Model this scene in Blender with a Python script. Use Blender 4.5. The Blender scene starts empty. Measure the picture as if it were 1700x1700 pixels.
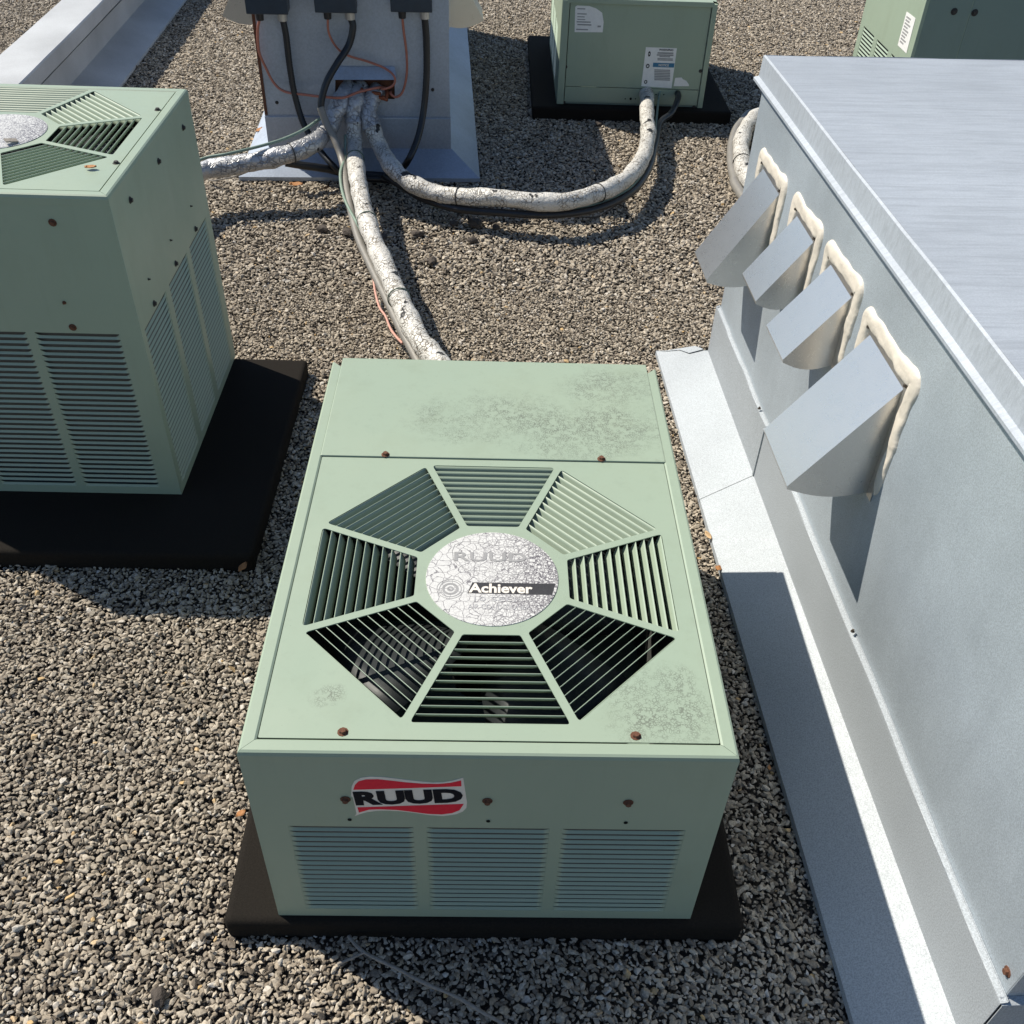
import bpy, bmesh, math, random
import numpy as np
from mathutils import Vector, Matrix
random.seed(7); rng = np.random.default_rng(7)
S = bpy.context.scene
COL = S.collection
R = math.radians

# ------------------------------------------------------------------ camera
CAM = Vector((-0.0098, -0.8005, 1.6585)); YAW, PITCH, ROLL, FPX = R(1.900), R(40.948), R(2.338), 1618.3
_f = Vector((math.sin(YAW)*math.cos(PITCH), math.cos(YAW)*math.cos(PITCH), -math.sin(PITCH)))
_r0 = Vector((math.cos(YAW), -math.sin(YAW), 0)); _u0 = _r0.cross(_f)
_r = _r0*math.cos(ROLL) + _u0*math.sin(ROLL); _u = -_r0*math.sin(ROLL) + _u0*math.cos(ROLL)
cd = bpy.data.cameras.new('camera'); cam = bpy.data.objects.new('camera', cd); COL.objects.link(cam)
M = Matrix((( _r.x, _u.x, -_f.x, CAM.x), (_r.y, _u.y, -_f.y, CAM.y), (_r.z, _u.z, -_f.z, CAM.z), (0, 0, 0, 1)))
cam.matrix_world = M
cd.sensor_width = 36; cd.lens = 36*FPX/1700; cd.clip_end = 500; cd.clip_start = .05
S.camera = cam

# ------------------------------------------------------------------ world, sun, exposure
SUN = Vector((.78, -.455, -1.0)).normalized()          # direction the light travels
ELEV = math.asin(-SUN.z); AZ = math.atan2(-SUN.x, -SUN.y)   # clockwise from +Y
w = bpy.data.worlds.new('World'); S.world = w; w.use_nodes = True
nt = w.node_tree; sky = nt.nodes.new('ShaderNodeTexSky'); sky.sky_type = 'NISHITA'; sky.sun_disc = False
sky.sun_elevation = ELEV; sky.sun_rotation = AZ; sky.altitude = 100; sky.air_density = 1.0; sky.dust_density = .25; sky.ozone_density = 2.0
nt.links.new(sky.outputs[0], nt.nodes['Background'].inputs[0]); nt.nodes['Background'].inputs[1].default_value = .088
sd = bpy.data.lights.new('sun', 'SUN'); sd.energy = 5.0; sd.angle = R(.5); sd.color = (1, .925, .80)
sun = bpy.data.objects.new('sun', sd); COL.objects.link(sun); sun.location = (-8, 5, 10)
sun.rotation_euler = SUN.to_track_quat('-Z', 'Y').to_euler()
S.view_settings.view_transform = 'Standard'; S.view_settings.look = 'None'; S.view_settings.exposure = 0.3; S.view_settings.gamma = 1
S.render.resolution_x = S.render.resolution_y = 1024

# ------------------------------------------------------------------ pixel helpers (photo pixel -> point on a known surface)
def ray(px, py): return _f + _r*((px-850)/FPX) - _u*((py-850)/FPX)
def onz(px, py, z=0.0):
    d = ray(px, py); return CAM + d*((z-CAM.z)/d.z)
def onplane(px, py, pt, n):
    d = ray(px, py); n = Vector(n); return CAM + d*((Vector(pt)-CAM).dot(n)/d.dot(n))

# ------------------------------------------------------------------ materials
MAT = {}
def N(t, kind, **kw):
    n = t.nodes.new(kind)
    for k, v in kw.items():
        if k.startswith('i_'):
            key = k[2:]
            key = int(key) if key.isdigit() else key.replace('_', ' ')
            n.inputs[key].default_value = v
        else: setattr(n, k, v)
    return n
def newmat(name, col, rough=.5, metal=0.0, spec=None):
    m = bpy.data.materials.new(name); m.use_nodes = True; t = m.node_tree; b = t.nodes['Principled BSDF']
    b.inputs['Base Color'].default_value = (*col, 1); b.inputs['Roughness'].default_value = rough; b.inputs['Metallic'].default_value = metal
    if spec is not None: b.inputs['Specular IOR Level'].default_value = spec
    MAT[name] = m; return m, t, b
def coords(t, kind='Object'): return t.nodes.new('ShaderNodeTexCoord').outputs[kind]
def noise(t, vec, scale, detail=4, rough=.55):
    n = N(t, 'ShaderNodeTexNoise', i_Scale=scale, i_Detail=detail, i_Roughness=rough); t.links.new(vec, n.inputs['Vector']); return n.outputs['Fac']
def ramp(t, fac, pts):
    n = t.nodes.new('ShaderNodeValToRGB'); e = n.color_ramp.elements
    while len(e) < len(pts): e.new(.5)
    for i, (p, c) in enumerate(pts):
        e[i].position = p; e[i].color = (*c, 1) if len(c) == 3 else c
    t.links.new(fac, n.inputs[0]); return n.outputs[0]
def g(v): return (v, v, v)
def mixc(t, fac, a, b, mode='MIX'):
    n = N(t, 'ShaderNodeMix', data_type='RGBA', blend_type=mode)
    for s, v in ((n.inputs[0], fac), (n.inputs[6], a), (n.inputs[7], b)):
        if hasattr(v, 'node'): t.links.new(v, s)
        elif isinstance(v, (int, float)): s.default_value = v
        else: s.default_value = (*v, 1)
    return n.outputs[2]
def math2(t, op, a, b, clamp=False):
    n = N(t, 'ShaderNodeMath', operation=op, use_clamp=clamp)
    for s, v in ((n.inputs[0], a), (n.inputs[1], b)):
        if hasattr(v, 'node'): t.links.new(v, s)
        else: s.default_value = v
    return n.outputs[0]
def bump(t, b, h, strength=.3, dist=.002):
    n = N(t, 'ShaderNodeBump', i_Strength=strength, i_Distance=dist); t.links.new(h, n.inputs['Height']); t.links.new(n.outputs[0], b.inputs['Normal'])
def mapping(t, vec, scale=(1, 1, 1), loc=(0, 0, 0)):
    n = N(t, 'ShaderNodeMapping'); n.inputs['Scale'].default_value = scale; n.inputs['Location'].default_value = loc
    t.links.new(vec, n.inputs['Vector']); return n.outputs[0]
def blob(t, vec, c, rx, ry):
    """soft elliptical mask in object xy"""
    s = N(t, 'ShaderNodeSeparateXYZ'); t.links.new(vec, s.inputs[0])
    dx = math2(t, 'DIVIDE', math2(t, 'SUBTRACT', s.outputs[0], c[0]), rx); dy = math2(t, 'DIVIDE', math2(t, 'SUBTRACT', s.outputs[1], c[1]), ry)
    d = math2(t, 'ADD', math2(t, 'MULTIPLY', dx, dx), math2(t, 'MULTIPLY', dy, dy))
    return math2(t, 'SUBTRACT', 1.0, d, True)

GREEN = (.31, .388, .30)
def paint(name, col=GREEN, stains=(), rough=.42):
    m, t, b = newmat(name, col, rough)
    v = coords(t); n1 = noise(t, v, 5, 5); n2 = noise(t, v, 180, 3)
    c = mixc(t, math2(t, 'MULTIPLY', n1, .55), tuple(x*1.05 for x in col), tuple(x*.86 for x in (col[0]*1.03, col[1], col[2]*.95)))
    streak = noise(t, mapping(t, v, (26, 26, 1.6)), 2, 4)
    c = mixc(t, ramp(t, streak, [(.58, g(0)), (.8, g(.22))]), c, tuple(x*.72 for x in col))
    if stains:
        mask = None
        for (cx, cy, rx, ry) in stains:
            k = blob(t, v, (cx, cy), rx, ry); mask = k if mask is None else math2(t, 'MAXIMUM', mask, k)
        warp = N(t, 'ShaderNodeTexNoise', i_Scale=70.0, i_Detail=3.0); t.links.new(v, warp.inputs['Vector'])
        vv = mixc(t, .012, v, warp.outputs['Color'], 'ADD')
        vo = N(t, 'ShaderNodeTexVoronoi', feature='DISTANCE_TO_EDGE', i_Scale=240.0); t.links.new(vv, vo.inputs['Vector'])
        crack = ramp(t, vo.outputs['Distance'], [(.06, g(1)), (.16, g(0))])
        brk = ramp(t, noise(t, v, 95, 3), [(.40, g(0)), (.52, g(1))])
        area = ramp(t, math2(t, 'ADD', math2(t, 'MULTIPLY', mask, .42), math2(t, 'MULTIPLY', noise(t, v, 11, 6, .7), 1.0)), [(.62, g(0)), (1.0, g(1))])
        k = math2(t, 'MULTIPLY', math2(t, 'MULTIPLY', crack, brk), area, True)
        c = mixc(t, math2(t, 'MULTIPLY', k, .68), c, (.075, .075, .06))
        dust = math2(t, 'MULTIPLY', area, math2(t, 'MULTIPLY', n2, .14))
        c = mixc(t, dust, c, (.24, .26, .215))
    film = ramp(t, noise(t, mapping(t, v, (3, 3, 1.2)), 3.5, 7, .68), [(.52, g(0)), (.75, g(.30))])
    c = mixc(t, film, c, (col[0]*.80, col[1]*.76, col[2]*.70))
    spk = ramp(t, noise(t, v, 320, 2), [(.735, g(0)), (.78, g(.6))])
    c = mixc(t, spk, c, (.12, .13, .09))
    t.links.new(c, b.inputs['Base Color'])
    t.links.new(ramp(t, n1, [(.3, g(rough-.07)), (.7, g(rough+.12))]), b.inputs['Roughness'])
    bump(t, b, math2(t, 'ADD', noise(t, v, 5, 2), math2(t, 'MULTIPLY', n2, .02)), .22, .008)
    return m
paint('paint_green')
paint('paint_green_cover', stains=((.20, .765, .27, .15), (.03, .80, .27, .12), (.24, .92, .15, .10)))
paint('paint_green_fan', stains=((.25, .09, .11, .10), (-.24, .10, .035, .03)))
paint('paint_green_shaded', (.20, .27, .235), rough=.4)  # darkened copy of the unit green, shade put into the colour

def galv(name, col, rough, metal, speck=420, amt=.12, streak=None, patch=.12, low=4.0, samt=.6, sb=2.2, rvar=.16):
    m, t, b = newmat(name, col, rough, metal)
    v = coords(t); n1 = noise(t, v, 2.4, 5); n2 = noise(t, v, speck, 3, .7); n3 = noise(t, v, 34, 4)
    c = mixc(t, ramp(t, n1, [(.3, g(0)), (.72, g(1))]), tuple(x*(1+patch*.5) for x in col), tuple(x*(1-patch) for x in col))
    c = mixc(t, ramp(t, n2, [(.4, g(0)), (.62, g(1))]), c, mixc(t, 1.0, c, g(1-amt), 'MULTIPLY'))
    rr = math2(t, 'ADD', math2(t, 'MULTIPLY', n3, rvar), rough-rvar/2); rr = math2(t, 'ADD', rr, math2(t, 'MULTIPLY', n2, .1))
    h = math2(t, 'MULTIPLY', n2, .5)
    if streak:
        s = noise(t, mapping(t, v, streak), 1, 6, .7)
        c = mixc(t, ramp(t, s, [(.44, g(0)), (.66, g(samt))]), c, tuple(x*.66 for x in col))
        h = math2(t, 'ADD', h, math2(t, 'MULTIPLY', s, sb))
    h = math2(t, 'ADD', h, math2(t, 'MULTIPLY', noise(t, v, 3.2, 2), low))
    t.links.new(c, b.inputs['Base Color']); t.links.new(rr, b.inputs['Roughness']); bump(t, b, h, .16, .003)
    return m
galv('galvanized_wall', (.53, .60, .66), .46, .42, patch=.2, amt=.28, streak=(16, 16, 1.2), samt=.22, sb=0.0)
galv('galvanized_flashing', (.435, .475, .51), .55, .15, speck=400, amt=.32)
galv('galvanized_cap', (.43, .475, .53), .56, .14, streak=(7, 95, 30), low=.6)
galv('galvanized_old', (.48, .50, .52), .6, .2, speck=160, amt=.1, patch=.25)
galv('aluminium_hood', (.66, .65, .63), .24, .88, speck=260, amt=.02, patch=.02, low=0.0, rvar=.04)
galv('chase_wall', (.42, .48, .57), .46, .55, speck=120, patch=.22)

def simple(name, col, rough=.6, metal=0, var=.25, scale=60, bstr=.25, bdist=.002, bscale=None, spec=None):
    m, t, b = newmat(name, col, rough, metal, spec); v = coords(t); n = noise(t, v, scale, 5)
    t.links.new(mixc(t, n, tuple(min(1, x*(1+var)) for x in col), tuple(x*(1-var) for x in col)), b.inputs['Base Color'])
    bump(t, b, noise(t, v, bscale or scale*3, 4), bstr, bdist); return m
simple('rubber_pad', (.017, .0145, .012), .9, var=.55, scale=300, bstr=.6, bdist=.002, bscale=600, spec=.12)
simple('sealant', (.66, .605, .52), .42, var=.08, scale=18, bstr=.6, bdist=.006, bscale=32)
simple('rust', (.13, .055, .03), .9, var=.6, scale=260, bstr=.6, bdist=.002)
simple('screw_steel', (.10, .085, .07), .5, .6, var=.4, scale=300)
simple('dark_screw', (.035, .03, .027), .6, var=.4, scale=300)
simple('inner_dark', (.012, .015, .014), .8, var=.4, scale=20, spec=.1)
simple('fan_steel', (.02, .025, .027), .5, .2, var=.3, scale=18)
simple('coil_fin', (.10, .105, .10), .55, .3, var=.3, scale=90)
simple('black_plastic', (.012, .014, .018), .38, var=.3, scale=80)
simple('box_slate', (.018, .032, .050), .42, var=.25, scale=30)
simple('copper_wire', (.42, .15, .10), .45, var=.2, scale=60)
simple('green_wire', (.22, .30, .245), .45, var=.2, scale=60)
simple('pink_wire', (.62, .33, .26), .5, var=.2, scale=60)
simple('grey_conduit', (.23, .22, .20), .5, .1, var=.22, scale=40)
simple('fitting_steel', (.45, .46, .46), .4, .8, var=.2, scale=60)
simple('tie_black', (.02, .02, .02), .5)
simple('tie_green', (.10, .15, .12), .5)
simple('leaf_orange', (.36, .165, .06), .7, var=.45, scale=120)
simple('leaf_pale', (.55, .38, .21), .75, var=.4, scale=120)
simple('twig_bark', (.27, .245, .215), .9, var=.4, scale=140, bstr=.8)
simple('dark_stone', (.075, .062, .052), .9, var=.45, scale=90, bstr=.8, bdist=.003)
simple('sticker_white', (.78, .73, .65), .4, var=.1, scale=70)
simple('sticker_red', (.78, .022, .05), .5, var=.12, scale=60, spec=.2)
simple('sticker_ink', (.008, .010, .016), .6, var=.2, scale=60, spec=.1)
simple('label_white', (.80, .80, .78), .5, var=.12, scale=50)
simple('label_blue', (.02, .16, .30), .45, var=.1)
simple('label_ink', (.045, .045, .05), .6, var=.3, spec=.2)
simple('label_grey', (.30, .30, .30), .6, var=.3)
simple('copper_core', (.30, .09, .04), .5, .4, var=.4)

# cracked white badge
m, t, b = newmat('badge_white', (.78, .78, .76), .38); v = coords(t)
wv = N(t, 'ShaderNodeTexNoise', i_Scale=38.0, i_Detail=3.0); t.links.new(v, wv.inputs['Vector'])
vw = mixc(t, .02, v, wv.outputs['Color'], 'ADD')
big = N(t, 'ShaderNodeTexVoronoi', feature='DISTANCE_TO_EDGE', i_Scale=62.0); t.links.new(vw, big.inputs['Vector'])
sm = N(t, 'ShaderNodeTexVoronoi', feature='DISTANCE_TO_EDGE', i_Scale=170.0); t.links.new(vw, sm.inputs['Vector'])
s_ = N(t, 'ShaderNodeSeparateXYZ'); t.links.new(v, s_.inputs[0])
wr = math2(t, 'ADD', math2(t, 'MULTIPLY', s_.outputs[0], 4.2), math2(t, 'MULTIPLY', noise(t, v, 22, 4), 1.0))   # wear grows to the right
ck = math2(t, 'MAXIMUM', ramp(t, big.outputs['Distance'], [(.012, g(.85)), (.04, g(0))]), math2(t, 'MULTIPLY', ramp(t, sm.outputs['Distance'], [(.03, g(1)), (.12, g(0))]), ramp(t, wr, [(.25, g(.15)), (.75, g(1))])))
chip = math2(t, 'MULTIPLY', ramp(t, noise(t, v, 210, 3), [(.50, g(0)), (.56, g(1))]), ramp(t, wr, [(.62, g(0)), (.95, g(1))]))
t.links.new(mixc(t, math2(t, 'MAXIMUM', ck, chip), (.64, .64, .62), (.11, .10, .115)), b.inputs['Base Color'])
bump(t, b, ck, -.5, .001)

# cracked white pipe insulation jacket
def jacket(name, base, crackcol, sc, metal, rough, foil=.0):
    m, t, b = newmat(name, base, rough, metal); v = coords(t)
    wv = N(t, 'ShaderNodeTexNoise', i_Scale=24.0, i_Detail=4.0); t.links.new(v, wv.inputs['Vector'])
    vw = mixc(t, .035, v, wv.outputs['Color'], 'ADD')
    vo = N(t, 'ShaderNodeTexVoronoi', feature='DISTANCE_TO_EDGE', i_Scale=sc); t.links.new(vw, vo.inputs['Vector'])
    ck = math2(t, 'MULTIPLY', ramp(t, vo.outputs['Distance'], [(.025, g(1)), (.10, g(0))]), ramp(t, noise(t, v, 20, 3), [(.38, g(.15)), (.6, g(1))]))
    tear = ramp(t, noise(t, v, 15, 3), [(.66, g(0)), (.675, g(1))])
    c = mixc(t, noise(t, v, 8, 4), tuple(x*1.08 for x in base), tuple(x*.8 for x in base))
    c = mixc(t, ck, c, crackcol); c = mixc(t, tear, c, (.03, .03, .03))
    t.links.new(c, b.inputs['Base Color'])
    wr = math2(t, 'ADD', noise(t, v, 60, 5), math2(t, 'MULTIPLY', ck, -.6)); bump(t, b, wr, .8, .006)
    return m
jacket('pipe_jacket', (.68, .665, .62), (.20, .17, .13), 66, .1, .5)
jacket('pipe_foil', (.52, .53, .55), (.26, .26, .27), 48, .55, .42)

# gravel stones and the bed under them
m, t, b = newmat('gravel_stone', (.3, .28, .25), .85)
oi = t.nodes.new('ShaderNodeObjectInfo'); geo = t.nodes.new('ShaderNodeNewGeometry')
c = ramp(t, oi.outputs['Random'], [(0, (.10, .08, .06)), (.10, (.22, .18, .135)), (.45, (.38, .325, .25)), (.75, (.46, .40, .315)), (.93, (.58, .51, .41)), (.985, (.62, .58, .52)), (.9985, (.60, .40, .17))])
pn = noise(t, geo.outputs['Position'], 1.1, 4); c = mixc(t, ramp(t, pn, [(.38, g(0)), (.75, g(.35))]), c, (.27, .24, .20))
gn = noise(t, geo.outputs['Position'], 260, 4); c = mixc(t, 1.0, c, ramp(t, gn, [(.3, g(.72)), (.7, g(1.18))]), 'MULTIPLY')
t.links.new(c, b.inputs['Base Color']); bump(t, b, gn, .45, .002)
m, t, b = newmat('gravel_bed', (.12, .105, .09), .95); v = coords(t)
vo = N(t, 'ShaderNodeTexVoronoi', i_Scale=85.0); t.links.new(v, vo.inputs['Vector'])
t.links.new(mixc(t, noise(t, v, 40, 5), (.075, .065, .054), (.03, .026, .022)), b.inputs['Base Color'])
bump(t, b, vo.outputs['Distance'], 1.0, .012)

# ------------------------------------------------------------------ mesh helpers
def link(o, parent=None):
    COL.objects.link(o)
    if parent is not None: o.parent = parent
    return o
def meshdata(name, verts, faces, mat, smooth=False):
    me = bpy.data.meshes.new(name); me.from_pydata([tuple(v) for v in verts], [], faces); me.update()
    if mat: me.materials.append(MAT[mat])
    if smooth: me.polygons.foreach_set('use_smooth', [True]*len(me.polygons))
    return me
def bmobj(name, bm, mat, parent=None, smooth=False):
    bmesh.ops.recalc_face_normals(bm, faces=bm.faces)
    me = bpy.data.meshes.new(name); bm.to_mesh(me); bm.free(); me.materials.append(MAT[mat])
    if smooth: me.polygons.foreach_set('use_smooth', [True]*len(me.polygons))
    return link(bpy.data.objects.new(name, me), parent)
def inst(name, me, parent, loc=(0, 0, 0), rz=0.0, rot=None):
    o = bpy.data.objects.new(name, me); o.location = loc; o.rotation_euler = rot or (0, 0, rz); return link(o, parent)
def thing(name, label, cat, loc=(0, 0, 0), rz=0, group=None):
    o = bpy.data.objects.new(name, None); o.empty_display_size = .1; o.location = loc; o.rotation_euler = (0, 0, rz)
    o['label'] = label; o['category'] = cat
    if group: o['group'] = group
    return link(o)
def tag(o, label, cat, group=None):
    o['label'] = label; o['category'] = cat
    if group: o['group'] = group
    return o
def add_box(bm, x0, x1, y0, y1, z0, z1, bev=0.0, seg=2):
    r = bmesh.ops.create_cube(bm, size=1)
    for v in r['verts']:
        v.co = Vector((x0+(v.co.x+.5)*(x1-x0), y0+(v.co.y+.5)*(y1-y0), z0+(v.co.z+.5)*(z1-z0)))
    if bev:
        es = list({e for v in r['verts'] for e in v.link_edges})
        bmesh.ops.bevel(bm, geom=es, offset=bev, segments=seg, affect='EDGES', profile=.6)
def boxobj(name, x0, x1, y0, y1, z0, z1, mat, parent=None, bev=0.0, seg=2, smooth=False):
    bm = bmesh.new(); add_box(bm, x0, x1, y0, y1, z0, z1, bev, seg); return bmobj(name, bm, mat, parent, smooth)
def solid(me_verts, faces, th):
    """verts/faces of a sheet -> bmesh with thickness"""
    bm = bmesh.new(); vs = [bm.verts.new(v) for v in me_verts]
    for f in faces: bm.faces.new([vs[i] for i in f])
    bmesh.ops.recalc_face_normals(bm, faces=bm.faces)
    bmesh.ops.solidify(bm, geom=bm.faces[:], thickness=th); return bm
def plate(name, outline, holes, th, mat, parent=None, matrix=None):
    """flat sheet with holes from 2D outlines, lying in local xy, top face at z = 0"""
    cu = bpy.data.curves.new(name, 'CURVE'); cu.dimensions = '2D'; cu.fill_mode = 'BOTH'; cu.extrude = th/2
    for pts in [outline]+list(holes):
        sp = cu.splines.new('POLY'); sp.points.add(len(pts)-1); sp.use_cyclic_u = True
        for p, q in zip(sp.points, pts): p.co = (q[0], q[1], 0, 1)
    tmp = bpy.data.objects.new('tmp', cu); me = bpy.data.meshes.new_from_object(tmp); bpy.data.objects.remove(tmp); bpy.data.curves.remove(cu)
    me.name = name; me.transform(Matrix.Translation((0, 0, -th/2)))
    if matrix is not None: me.transform(matrix)
    me.materials.clear(); me.materials.append(MAT[mat])
    return link(bpy.data.objects.new(name, me), parent)
def rect(x0, x1, y0, y1): return [(x0, y0), (x1, y0), (x1, y1), (x0, y1)]
def roundpoly(pts, r, n=4):
    out = []; L = len(pts)
    for i in range(L):
        p = Vector(pts[i]); a = Vector(pts[i-1])-p; c = Vector(pts[(i+1) % L])-p
        ang = a.angle(c); d = min(r/math.tan(ang/2), a.length*.45, c.length*.45)
        p0 = p+a.normalized()*d; p1 = p+c.normalized()*d
        for k in range(n+1):
            s = k/n; out.append(tuple((1-s)**2*p0+2*s*(1-s)*p+s*s*p1))
    return out
XZ = lambda y=0.0: Matrix(((1, 0, 0, 0), (0, 0, -1, y), (0, 1, 0, 0), (0, 0, 0, 1)))   # sheet facing -y: local (x,y)->(x,z); top face looks at -y
def text(name, s, size, mat, parent, matrix, xs=1.0, bold=0.0, shear=0.0, th=.0003, center=True):
    cu = bpy.data.curves.new(name, 'FONT'); cu.body = s; cu.size = size; cu.offset = bold; cu.extrude = th/2; cu.shear = shear; cu.resolution_u = 3
    cu.align_x = 'CENTER' if center else 'LEFT'; cu.align_y = 'CENTER'
    tmp = bpy.data.objects.new('tmp', cu); me = bpy.data.meshes.new_from_object(tmp); bpy.data.objects.remove(tmp); bpy.data.curves.remove(cu)
    me.name = name; me.transform(matrix @ Matrix.Diagonal((xs, 1, 1, 1)))
    me.materials.clear(); me.materials.append(MAT[mat]); return link(bpy.data.objects.new(name, me), parent)
def spline(pts, per=10):
    P = [Vector(p) for p in pts]; P = [P[0]*2-P[1]]+P+[P[-1]*2-P[-2]]; out = []
    for i in range(1, len(P)-2):
        a, b_, c, d = P[i-1:i+3]
        for k in range(per):
            s = k/per
            out.append(.5*((2*b_)+(c-a)*s+(2*a-5*b_+4*c-d)*s*s+(3*b_-a-3*c+d)*s**3))
    out.append(P[-2].copy()); return out
def tube(name, pts, rad, mat, parent=None, sides=10, per=10, lump=0.0, rib=0.0, raw=False, flat=1.0, seed=0, closed_ends=True):
    path = pts if raw else spline(pts, per); n = len(path); rr = random.Random(seed)
    bm = bmesh.new(); rings = []; t0 = (path[1]-path[0]).normalized()
    nrm = t0.orthogonal().normalized()
    ph = [rr.uniform(0, 6.28) for _ in range(6)]
    for i, p in enumerate(path):
        tg = (path[min(i+1, n-1)]-path[max(i-1, 0)]).normalized()
        nrm = (nrm-tg*nrm.dot(tg)).normalized(); bn = tg.cross(nrm)
        R0 = rad[min(i, len(rad)-1)] if isinstance(rad, (list, tuple)) else rad
        R1 = R0*(1+rib*(1 if i % 2 else -1)); ring = []
        for k in range(sides):
            a = 2*math.pi*k/sides
            q = R1*(1+lump*(.5*math.sin(3*a+i*.9+ph[0])+.5*math.sin(2*a-i*.55+ph[1])+.6*math.sin(i*.37+ph[2])+.4*rr.uniform(-1, 1)))
            ring.append(bm.verts.new(p+nrm*(q*math.cos(a))+bn*(q*math.sin(a)*flat)))
        rings.append(ring)
    for A, B in zip(rings, rings[1:]):
        for k in range(sides): bm.faces.new((A[k], A[(k+1) % sides], B[(k+1) % sides], B[k]))
    if closed_ends: bm.faces.new(rings[0][::-1]); bm.faces.new(rings[-1])
    return bmobj(name, bm, mat, parent, True)

# ------------------------------------------------------------------ ground
def struct(o): o['kind'] = 'structure'; return o
ME = meshdata('roof_ground', [(-40, -25, -.011), (40, -25, -.011), (40, 60, -.011), (-40, 60, -.011)], [(0, 1, 2, 3)], 'gravel_bed')
struct(link(bpy.data.objects.new('roof_ground', ME)))

stone_col = bpy.data.collections.new('stones')
for i in range(10):
    rr = random.Random(i+3); bm = bmesh.new()
    for k in range(12):
        v = Vector((rr.gauss(0, 1), rr.gauss(0, 1), rr.gauss(0, 1))).normalized()
        bm.verts.new((v.x*rr.uniform(.85, 1.22), v.y*rr.uniform(.58, .84), v.z*rr.uniform(.36, .52)))
    r_ = bmesh.ops.convex_hull(bm, input=bm.verts[:])
    bmesh.ops.delete(bm, geom=[v for v in bm.verts if not v.link_faces], context='VERTS')
    bmesh.ops.bevel(bm, geom=bm.edges[:], offset=.05, segments=1, affect='EDGES')
    me = bpy.data.meshes.new('stone%d' % i); bm.to_mesh(me); bm.free(); me.materials.append(MAT['gravel_stone'])
    stone_col.objects.link(bpy.data.objects.new('stone_kind.%03d' % i, me))
def scatter():
    P = []; SC = []
    def patch(x0, x1, y0, y1, sp, size):
        nx, ny = int((x1-x0)/sp), int((y1-y0)/sp)
        X, Y = np.meshgrid(np.arange(nx), np.arange(ny)); X = X.ravel()+.5*(Y.ravel() % 2); Y = Y.ravel()
        x = x0+(X+rng.uniform(-.6, .6, X.size))*sp; y = y0+(Y+rng.uniform(-.6, .6, X.size))*sp
        k = np.ones(x.size, bool)
        for (a, b_, c, d) in ((-.42, .42, .02, 1.0), (-1.68, -.60, .92, 1.70), (.80, 1.4, -.1, 1.7), (-.92, -.26, 3.5, 5.4), (.2, 1.1, 4.1, 5.1), (-2.5, -2.1, 2.5, 9)):
            k &= ~((x > a) & (x < b_) & (y > c) & (y < d))
        x, y = x[k], y[k]; s = size*np.exp(rng.normal(0, .33, x.size))
        z = .0022*np.sin(x*23+2*np.sin(y*17))*np.cos(y*21+x*5)+.0015*np.sin(x*61+y*47)+rng.uniform(-.0045, .004, x.size)
        P.append(np.stack([x, y, z], 1)); SC.append(np.minimum(s, size*1.9))
    patch(-2.1, 1.0, -.9, 2.3, .0073, .0057)
    patch(-3.6, 3.6, 2.3, 7.0, .0102, .0077)
    P = np.concatenate(P); SC = np.concatenate(SC); n = len(P)
    me = bpy.data.meshes.new('gravel'); me.vertices.add(n); me.vertices.foreach_set('co', P.ravel())
    rot = np.stack([rng.normal(0, .30, n), rng.normal(0, .30, n), rng.uniform(0, 6.28, n)], 1)
    me.attributes.new('rot', 'FLOAT_VECTOR', 'POINT').data.foreach_set('vector', rot.ravel())
    me.attributes.new('scl', 'FLOAT', 'POINT').data.foreach_set('value', SC)
    me.attributes.new('idx', 'INT', 'POINT').data.foreach_set('value', rng.integers(0, 10, n))
    o = link(bpy.data.objects.new('gravel', me)); o['kind'] = 'stuff'; o['label'] = 'grey beige crushed gravel covering the flat roof'; o['category'] = 'gravel'
    ng = bpy.data.node_groups.new('gravel_instancer', 'GeometryNodeTree')
    ng.interface.new_socket('Geometry', in_out='INPUT', socket_type='NodeSocketGeometry'); ng.interface.new_socket('Geometry', in_out='OUTPUT', socket_type='NodeSocketGeometry')
    gi, go = ng.nodes.new('NodeGroupInput'), ng.nodes.new('NodeGroupOutput')
    ci = ng.nodes.new('GeometryNodeCollectionInfo'); ci.inputs['Collection'].default_value = stone_col; ci.inputs['Separate Children'].default_value = True; ci.inputs['Reset Children'].default_value = True
    ip = ng.nodes.new('GeometryNodeInstanceOnPoints'); ip.inputs['Pick Instance'].default_value = True
    def att(nm, dt):
        a = ng.nodes.new('GeometryNodeInputNamedAttribute'); a.data_type = dt; a.inputs['Name'].default_value = nm
        return next(s for s in a.outputs if s.enabled and s.name == 'Attribute')
    L = ng.links.new
    m2p = ng.nodes.new('GeometryNodeMeshToPoints'); L(gi.outputs[0], m2p.inputs['Mesh'])
    L(m2p.outputs[0], ip.inputs['Points']); L(ci.outputs[0], ip.inputs['Instance']); L(att('idx', 'INT'), ip.inputs['Instance Index'])
    e2r = ng.nodes.new('FunctionNodeEulerToRotation'); L(att('rot', 'FLOAT_VECTOR'), e2r.inputs[0]); L(e2r.outputs[0], ip.inputs['Rotation'])
    L(att('scl', 'FLOAT'), ip.inputs['Scale']); L(ip.outputs[0], go.inputs[0])
    md = o.modifiers.new('gravel', 'NODES'); md.node_group = ng
scatter()

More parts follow.
